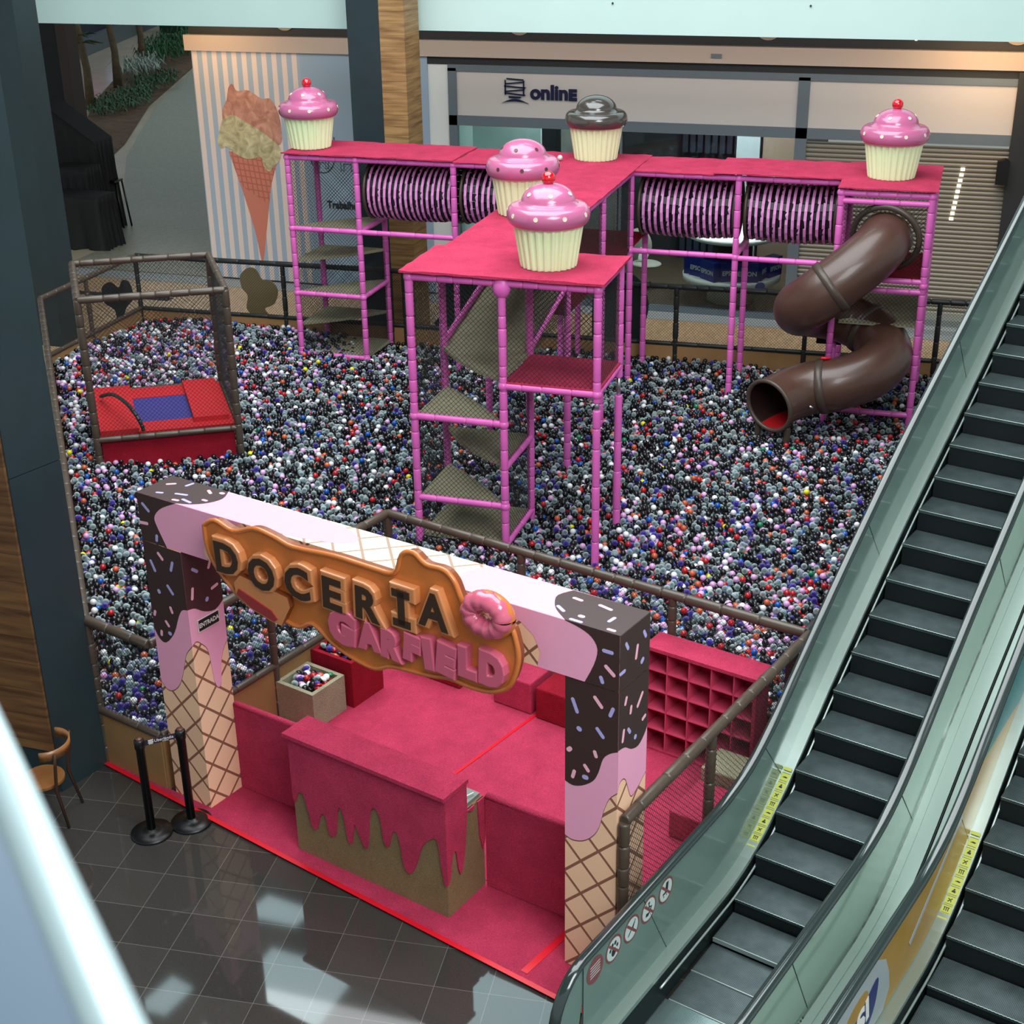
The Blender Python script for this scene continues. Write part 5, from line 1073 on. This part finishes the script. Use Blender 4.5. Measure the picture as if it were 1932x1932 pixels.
solo(MB().box(-3.7, 13.2, .02, -2.2, 13.3, 4.2), 'display_panel', 'pale_panel', 'pale greenish panel standing behind the shop glass at left', 'panel')
solo(MB().box(-2.15, 14.6, .02, -.9, 14.7, 4.2), 'picture_panel', mat('grey_photo_panel', (120, 116, 112), .6, noise=.3, nscale=1.5), 'grey picture panel behind the shop glass left of the chocolate cupcake', 'panel')
solo(MB().box(1.6, 15.2, .02, 2.1, 15.6, 4.6), 'shop_pillar', mat('shop_pillar', (140, 148, 150), .5), 'grey square pillar inside the shop behind the cartons', 'pillar')
solo(MB().box(2.15, 15.3, .02, 3.0, 15.4, 4.6), 'tan_panel', mat('tan_board', (120, 100, 84), .6), 'tan board inside the shop right of the grey pillar', 'panel')
rb = MB()
for k in range(40): rb.box(.1+(k % 8)*.17, 16.9, .02 if k < 8 else .4+(k//8)*.7, .22+(k % 8)*.17, 17.2, .9+(k//8)*.7+random.uniform(-.1, .1))
solo(rb, 'stock_on_shelves', mat('stock_blue_grey', (30, 36, 50), .6, noise=.5, nscale=6), 'dim blue grey stock filling the shelves at the back of the shop', 'stock', kind='stuff')
solo(MB().box(-3.9, 12.45, .0, -3.7, 12.5, .2) if False else MB().prism([(-.11, 0), (.11, 0), (.11, .42), (.03, .46), (-.11, .42)], (7.02, 12.35, 3.0), (1, 0, 0), (0, 0, 1), (0, -1, 0), -.1, .12), 'wall_speaker', 'black', 'small black box speaker mounted right of the shutter', 'speaker')
solo(MB().box(1.45, 12.42, 5.12, 1.65, 12.46, 5.2), 'wall_fitting', 'frame_grey', 'small grey fitting on the beige bulkhead above the sign', 'fitting')
# cut-out silhouettes seen through the back fence
def cut(poly, p, u, m, label, th=.03):
    solo(MB().prism(smooth_poly(poly+[poly[0]], 4)[:-1], p, u, (0, 0, 1), Vector(u).cross(Vector((0, 0, 1))), -th/2, th/2), 'cutout_figure', m, label, 'cutout')
cut([(-.18, 0), (.22, 0), (.12, .3), (.05, .45), (.12, .75), (.3, .95), (.27, 1.25), (.14, 1.33), (.03, 1.2), (-.12, 1.34), (-.3, 1.25), (-.28, .95), (-.1, .78), (-.08, .5), (-.1, .3), (-.35, .08)], (-9.05, 7.4, .004), Vector((.55, .83, 0)).normalized(), mat('cutout_black', (16, 20, 20), .6), 'black bow shaped cutout standing behind the left fence')
M['cutout_tan'] = mat('cutout_tan', (120, 104, 72), .6)
cut([(-.3, 0), (.32, 0), (.25, .3), (.1, .5), (.32, .62), (.42, .9), (.3, 1.08), (.1, 1.1), (-.02, 1.3), (-.2, 1.32), (-.38, 1.15), (-.36, .9), (-.25, .75), (-.3, .5), (-.22, .35), (-.32, .2)], (-6.85, 9.0, .004), (1, 0, 0), 'cutout_tan', 'tan rounded cutout behind the fence under the ice cream cone')
cut([(-.5, 0), (.6, 0), (.42, .3), (.55, .6), (.3, .75), (.5, 1.2), (.3, 1.6), (-.1, 1.7), (-.4, 1.5), (-.35, 1.1), (-.25, .8), (-.5, .5), (-.3, .35)], (-2.6, 8.95, .004), (1, 0, 0), mat('cutout_dark', (22, 34, 36), .6), 'dark green black cutout behind the fence, right of the dark column')
cut([(-.5, 0), (.5, 0), (.45, .6), (.55, 1.2), (.3, 1.7), (-.3, 1.7), (-.5, 1.2)], (.55, 8.95, .004), (1, 0, 0), mat('cutout_dark_b', (24, 36, 40), .6), 'dark cutout behind the fence beneath the middle of the climbing frame')
# covered furniture at left
def drape(x0, y0, x1, y1, h, label, slope=0):
    t = MB(); nx, nz = 60, 10; per = []
    cs = [(x0, y0), (x1, y0), (x1, y1), (x0, y1)]
    for e in range(4):
        (ax, ay), (bx, by) = cs[e], cs[(e+1) % 4]
        for k in range(nx//2): s = k/(nx//2); per.append((ax+(bx-ax)*s, ay+(by-ay)*s, by-ay, -(bx-ax)))
    n = len(per); vs = []
    for j in range(nz+1):
        f = 1-j/nz
        for i, (x, y, nx_, ny_) in enumerate(per):
            l = math.hypot(nx_, ny_); w = f*.10*(math.sin(i*.9)+.6*math.sin(i*2.1+1))+f*.05; hh = h+(slope*(x-x0)/(x1-x0))
            vs.append((x+nx_/l*w, y+ny_/l*w, .01+(hh-.01)*(1-f)))
    t.add(vs, [(j*n+i, j*n+(i+1) % n, (j+1)*n+(i+1) % n, (j+1)*n+i) for j in range(nz) for i in range(n)], 0, True)
    o = len(t.v)-n; t.f.append(tuple(o+i for i in range(n))); t.m.append(0); t.sm.append(False)
    solo(t, 'draped_furniture', 'blackcloth', label, 'covered furniture', 'black cloth covered furniture')
drape(-17.5, 14.15, -13.75, 14.95, 1.3, 'long counter under a black cloth with folds at the left')
drape(-16.3, 15.9, -14.8, 16.75, 3.3, 'taller sloping stack under black cloth beside the brown column', slope=-1.0)
drape(-15.6, 15.1, -14.6, 15.75, 1.8, 'lower box under black cloth at the end of the draped counter')
t = thing('bar_stool', 'thin dark legs of a stool poking out of the black cloth', 'stool', (-14.7, 16.4, 0))
for dx, dy in ((0, 0), (.3, .1), (.05, .35), (.35, .4)): MB().tube([(-14.85+dx, 16.3+dy, 0), (-14.9+dx*.8, 16.35+dy*.8, 1.2)], .025, 8).build('leg', 'black', t)
MB().box(-14.95, 16.3, 1.2, -14.6, 16.7, 1.25).build('seat', 'black', t)
# planter strip and palms along the walkway
bed = MB(); bed.add([(-20.5, 25.4, .03), (-24.0, 29.0, .03), (-27.6, 35.5, .03), (-31.6, 44, .03), (-36, 57, .03), (-33.6, 57, .03), (-29.2, 46.5, .03), (-25.0, 35.4, .03), (-21.3, 27.5, .03)], [(0, 1, 2, 3, 4, 5, 6, 7, 8)])
solo(bed, 'planting_bed', mat('soil', (96, 74, 54), .95, noise=.4, nscale=2), 'bare brown soil bed along the walkway edge', 'soil')
def foliage(cx, cy, L, Wd, h, n, m, label, dirv=(-.33, .94), kind=None, wid=.035, ln=.5):
    b = MB(); d = Vector((dirv[0], dirv[1], 0)).normalized(); s = Vector((d.y, -d.x, 0))
    for i in range(n):
        r_, a = math.sqrt(random.random()), random.uniform(0, 2*PI); c = Vector((cx, cy, .03))+d*(L/2*r_*math.cos(a))+s*(Wd/2*r_*math.sin(a)); az = random.uniform(0, 2*PI); u = Vector((math.cos(az), math.sin(az), 0)); w_ = Vector((-u.y, u.x, 0))*wid
        l = ln*random.uniform(.6, 1.2); hh = h*random.uniform(.5, 1.1); p0 = c+ZZ*hh*.2; p1 = c+u*l*.4+ZZ*hh; p2 = c+u*l+ZZ*hh*.6
        b.add([p0, p1-w_, p1+w_, p2], [(0, 1, 2), (1, 3, 2)])
    solo(b, 'bush', m, label, 'plant', 'plants in the bed')
def leafm(nm, a, c): m = mat(nm, a, .5, noise=.45, nscale=1.2); return m
foliage(-26.1, 35.2, 7, 2.1, .42, 420, leafm('leaf_a', (40, 84, 50), 0), 'dark green low bush nearest, at the front of the bed')
foliage(-27.6, 40.4, 5, 1.8, .5, 260, leafm('leaf_b', (44, 80, 46), 0), 'dark green bush in mid bed beside the path edge')
foliage(-30.0, 43.3, 5, 1.8, .8, 150, mat('leaf_pale', (150, 164, 156), .5), 'pale striped spiky plant in the middle of the bed', wid=.035, ln=.8)
foliage(-32.6, 50.8, 12, 2.8, .9, 600, leafm('leaf_c', (34, 92, 50), 0), 'bright green bush at the far end of the bed')
for x, y, h, lb in ((-26.9, 34.2, 7, 'left'), (-29.0, 39.6, 7.5, 'middle'), (-31.2, 45.4, 8, 'right')):
    t = thing('palm_trunk', 'slender grey palm trunk with small tufts, %s one of three' % lb, 'palm', (x, y, 0), 'slender palms in the bed')
    MB().tube([(x, y, 0), (x+.05, y, 1.5), (x-.2, y, h*.5), (x-.5, y, h)], [.2, .15, .14, .12], 10).build('trunk', mat('palm_bark', (104, 88, 68), .8, noise=.3, nscale=5), t)
    b = MB()
    for q in range(14):
        zz = h*random.choice((.36, .40)); a = random.uniform(0, 2*PI); u = Vector((math.cos(a), math.sin(a), .1)); p = Vector((x-.1, y, zz)); w_ = Vector((-u.y, u.x, 0))*.08; b.add([p, p+u*.45+w_, p+u*.9-ZZ*.15, p+u*.45-w_], [(0, 1, 2, 3)])
    b.build('leaf_tuft', mat('palm_leaf', (58, 70, 40), .6), t)
# far side shopfronts
struct(MB().hexa([(-31.6, 32, 0), (-44.2, 74, 0), (-45.2, 74, 0), (-32.6, 32, 0), (-31.6, 32, .8), (-44.2, 74, .8), (-45.2, 74, .8), (-32.6, 32, .8)]), 'baseboard_far', 'frame_grey')
fwm = mat('far_shop_wall', (46, 52, 66), .5, noise=.4, nscale=.4)
struct(MB().hexa([(-32.1, 32, .8), (-44.7, 74, .8), (-45.7, 74, .8), (-33.1, 32, .8), (-32.1, 32, 8), (-44.7, 74, 8), (-45.7, 74, 8), (-33.1, 32, 8)]), 'wall_far', fwm)
def far_panel(s0, s1, z0, z1, col, estr, label, nm='lit_shop_panel', cat='shop display'):
    p, q = Vector((-32.05, 32, 0)), Vector((-44.65, 74, 0)); a, c = p+(q-p)*s0, p+(q-p)*s1; n = Vector((.91, .42, 0))*.1
    solo(MB().hexa([a+ZZ*z0, c+ZZ*z0, c+n+ZZ*z0, a+n+ZZ*z0, a+ZZ*z1, c+ZZ*z1, c+n+ZZ*z1, a+n+ZZ*z1]), nm, mat('lit_'+label[:8], col, .5, emit=col, estr=estr), label, cat)
far_panel(.36, .375, 3.2, 5.5, (50, 30, 240), 1.5, 'narrow glowing blue strip at the far shops, leftmost')
far_panel(.43, .48, 2.2, 6, (170, 50, 130), .5, 'magenta poster in the far shopfront')
far_panel(.52, .55, 1.8, 6, (170, 180, 220), .6, 'pale white lit strip in the far shopfront')
far_panel(.58, .66, 1.2, 6, (96, 104, 96), .4, 'greenish grey display in the far shopfront')
far_panel(.75, .85, 2.0, 6, (70, 80, 100), .4, 'dim blue grey display at the end of the far shops')
struct(MB().box(-60, 74, 0, -20, 75, 12), 'wall_far_end', mat('far_end_wall', (96, 76, 92), .7))
solo(MB().box(-38.8, 60, 0, -36.6, 61.5, 2.2), 'green_kiosk', mat('kiosk_green', (22, 58, 42), .6), 'dark green kiosk at the far end of the walkway', 'kiosk')

# ================================================================== balls: nearest visible ones as single objects, the rest as one mass
def ico():
    import bmesh
    bm = bmesh.new(); bmesh.ops.create_icosphere(bm, subdivisions=2, radius=RB); me = bpy.data.meshes.new('ball_mesh'); bm.to_mesh(me); bm.free()
    me.polygons.foreach_set('use_smooth', [True]*len(me.polygons)); return me
pts = np.stack([PX, PY, PZ], 1); rel = pts-np.array(CAM); dist = np.linalg.norm(rel, axis=1)
dF = rel@np.array(Fv); uu = 966+2693*(rel@np.array(Rv))/dF; vv = 966-2693*(rel@np.array(Uv))/dF
infr = (uu > 2) & (uu < 1930) & (vv > 2) & (vv < 1930); order = np.argsort(np.where(infr, dist, 1e9))
bpy.context.view_layer.update(); dg = bpy.context.evaluated_depsgraph_get(); chosen = []
gridN = {}
for i in range(NBALL): gridN.setdefault((int(PX[i]//.2), int(PY[i]//.2)), []).append(i)
for i in order[:9000].tolist():
    if len(chosen) >= 300 or not infr[i]: break
    p = Vector(pts[i]); d = (CAM-p).normalized(); st = p+d*(RB+.002)
    hit = SC.ray_cast(dg, st, d, distance=(CAM-p).length-1.0)
    if hit[0] and 'net' not in hit[4].name and 'glass' not in hit[4].name: continue
    # hidden under other balls?
    blocked = False
    for gi in range(-2, 3):
        for gj in range(-2, 3):
            for q in gridN.get((int(p.x//.2)+gi, int(p.y//.2)+gj), ()):
                if q == i: continue
                w = Vector(pts[q])-p; t_ = w.dot(d)
                if 0 < t_ < .35 and (w-d*t_).length < RB*.75: blocked = True; break
            if blocked: break
        if blocked: break
    if not blocked: chosen.append(i)
bm_ = [ico() for _ in BC]
for k, me in enumerate(bm_): me.materials.append(BALL_MATS[k])
for i in chosen:
    k = int(ci[i]); o = bpy.data.objects.new('play_ball', bm_[k]); COL.objects.link(o); o.location = pts[i].tolist(); side = a_[i] < 0
    o['label'] = '%s plastic ball lying in the pit %s' % (BC[k][0], 'left of the pink carpeted room' if side else 'just behind the room fence'); o['category'] = 'ball'; o['group'] = 'nearest balls in the ball pit'
rest = np.ones(NBALL, bool); rest[chosen] = False; rp = pts[rest]; rc = ci[rest]
me = bpy.data.meshes.new('play_balls'); me.vertices.add(len(rp)); me.vertices.foreach_set('co', rp.astype('f').ravel())
at = me.attributes.new('bcol', 'FLOAT_COLOR', 'POINT'); cl = np.array([lin(c) for _, c, _ in BC]); vary = cl[rc].copy(); vary[:, :3] *= rng.uniform(.85, 1.1, (len(rc), 1)); at.data.foreach_set('color', vary.astype('f').ravel())
at = me.attributes.new('bclr', 'FLOAT', 'POINT'); at.data.foreach_set('value', np.array([c[2] for c in BC], 'f')[rc]); me.update()
mass = bpy.data.objects.new('play_balls', me); COL.objects.link(mass)
proto_me = ico(); inst_m = ball_mat('ball_mixed', (128, 128, 128), 1, True)
ng = bpy.data.node_groups.new('scatter_balls', 'GeometryNodeTree'); ng.interface.new_socket('Geometry', in_out='INPUT', socket_type='NodeSocketGeometry'); ng.interface.new_socket('Geometry', in_out='OUTPUT', socket_type='NodeSocketGeometry')
gn = ng.nodes; gl = ng.links; gi_ = gn.new('NodeGroupInput'); go = gn.new('NodeGroupOutput'); mp = gn.new('GeometryNodeMeshToPoints'); ip = gn.new('GeometryNodeInstanceOnPoints'); ics = gn.new('GeometryNodeMeshIcoSphere'); ics.inputs['Radius'].default_value = RB; ics.inputs['Subdivisions'].default_value = 3
ss = gn.new('GeometryNodeSetShadeSmooth'); sm = gn.new('GeometryNodeSetMaterial'); sm.inputs['Material'].default_value = inst_m
gl.new(gi_.outputs[0], mp.inputs[0]); gl.new(mp.outputs[0], ip.inputs['Points']); gl.new(ics.outputs['Mesh'], ss.inputs[0]); gl.new(ss.outputs[0], sm.inputs[0]); gl.new(sm.outputs[0], ip.inputs['Instance']); gl.new(ip.outputs[0], go.inputs[0])
mod = mass.modifiers.new('scatter', 'NODES'); mod.node_group = ng; me.materials.append(inst_m)
mass['label'] = 'mass of mixed black, clear, purple, white and red balls filling the pit'; mass['category'] = 'balls'; mass['kind'] = 'stuff'
for o in bpy.data.objects:
    if '_loc' in o: del o['_loc']
print('BALLS', NBALL, 'single', len(chosen))
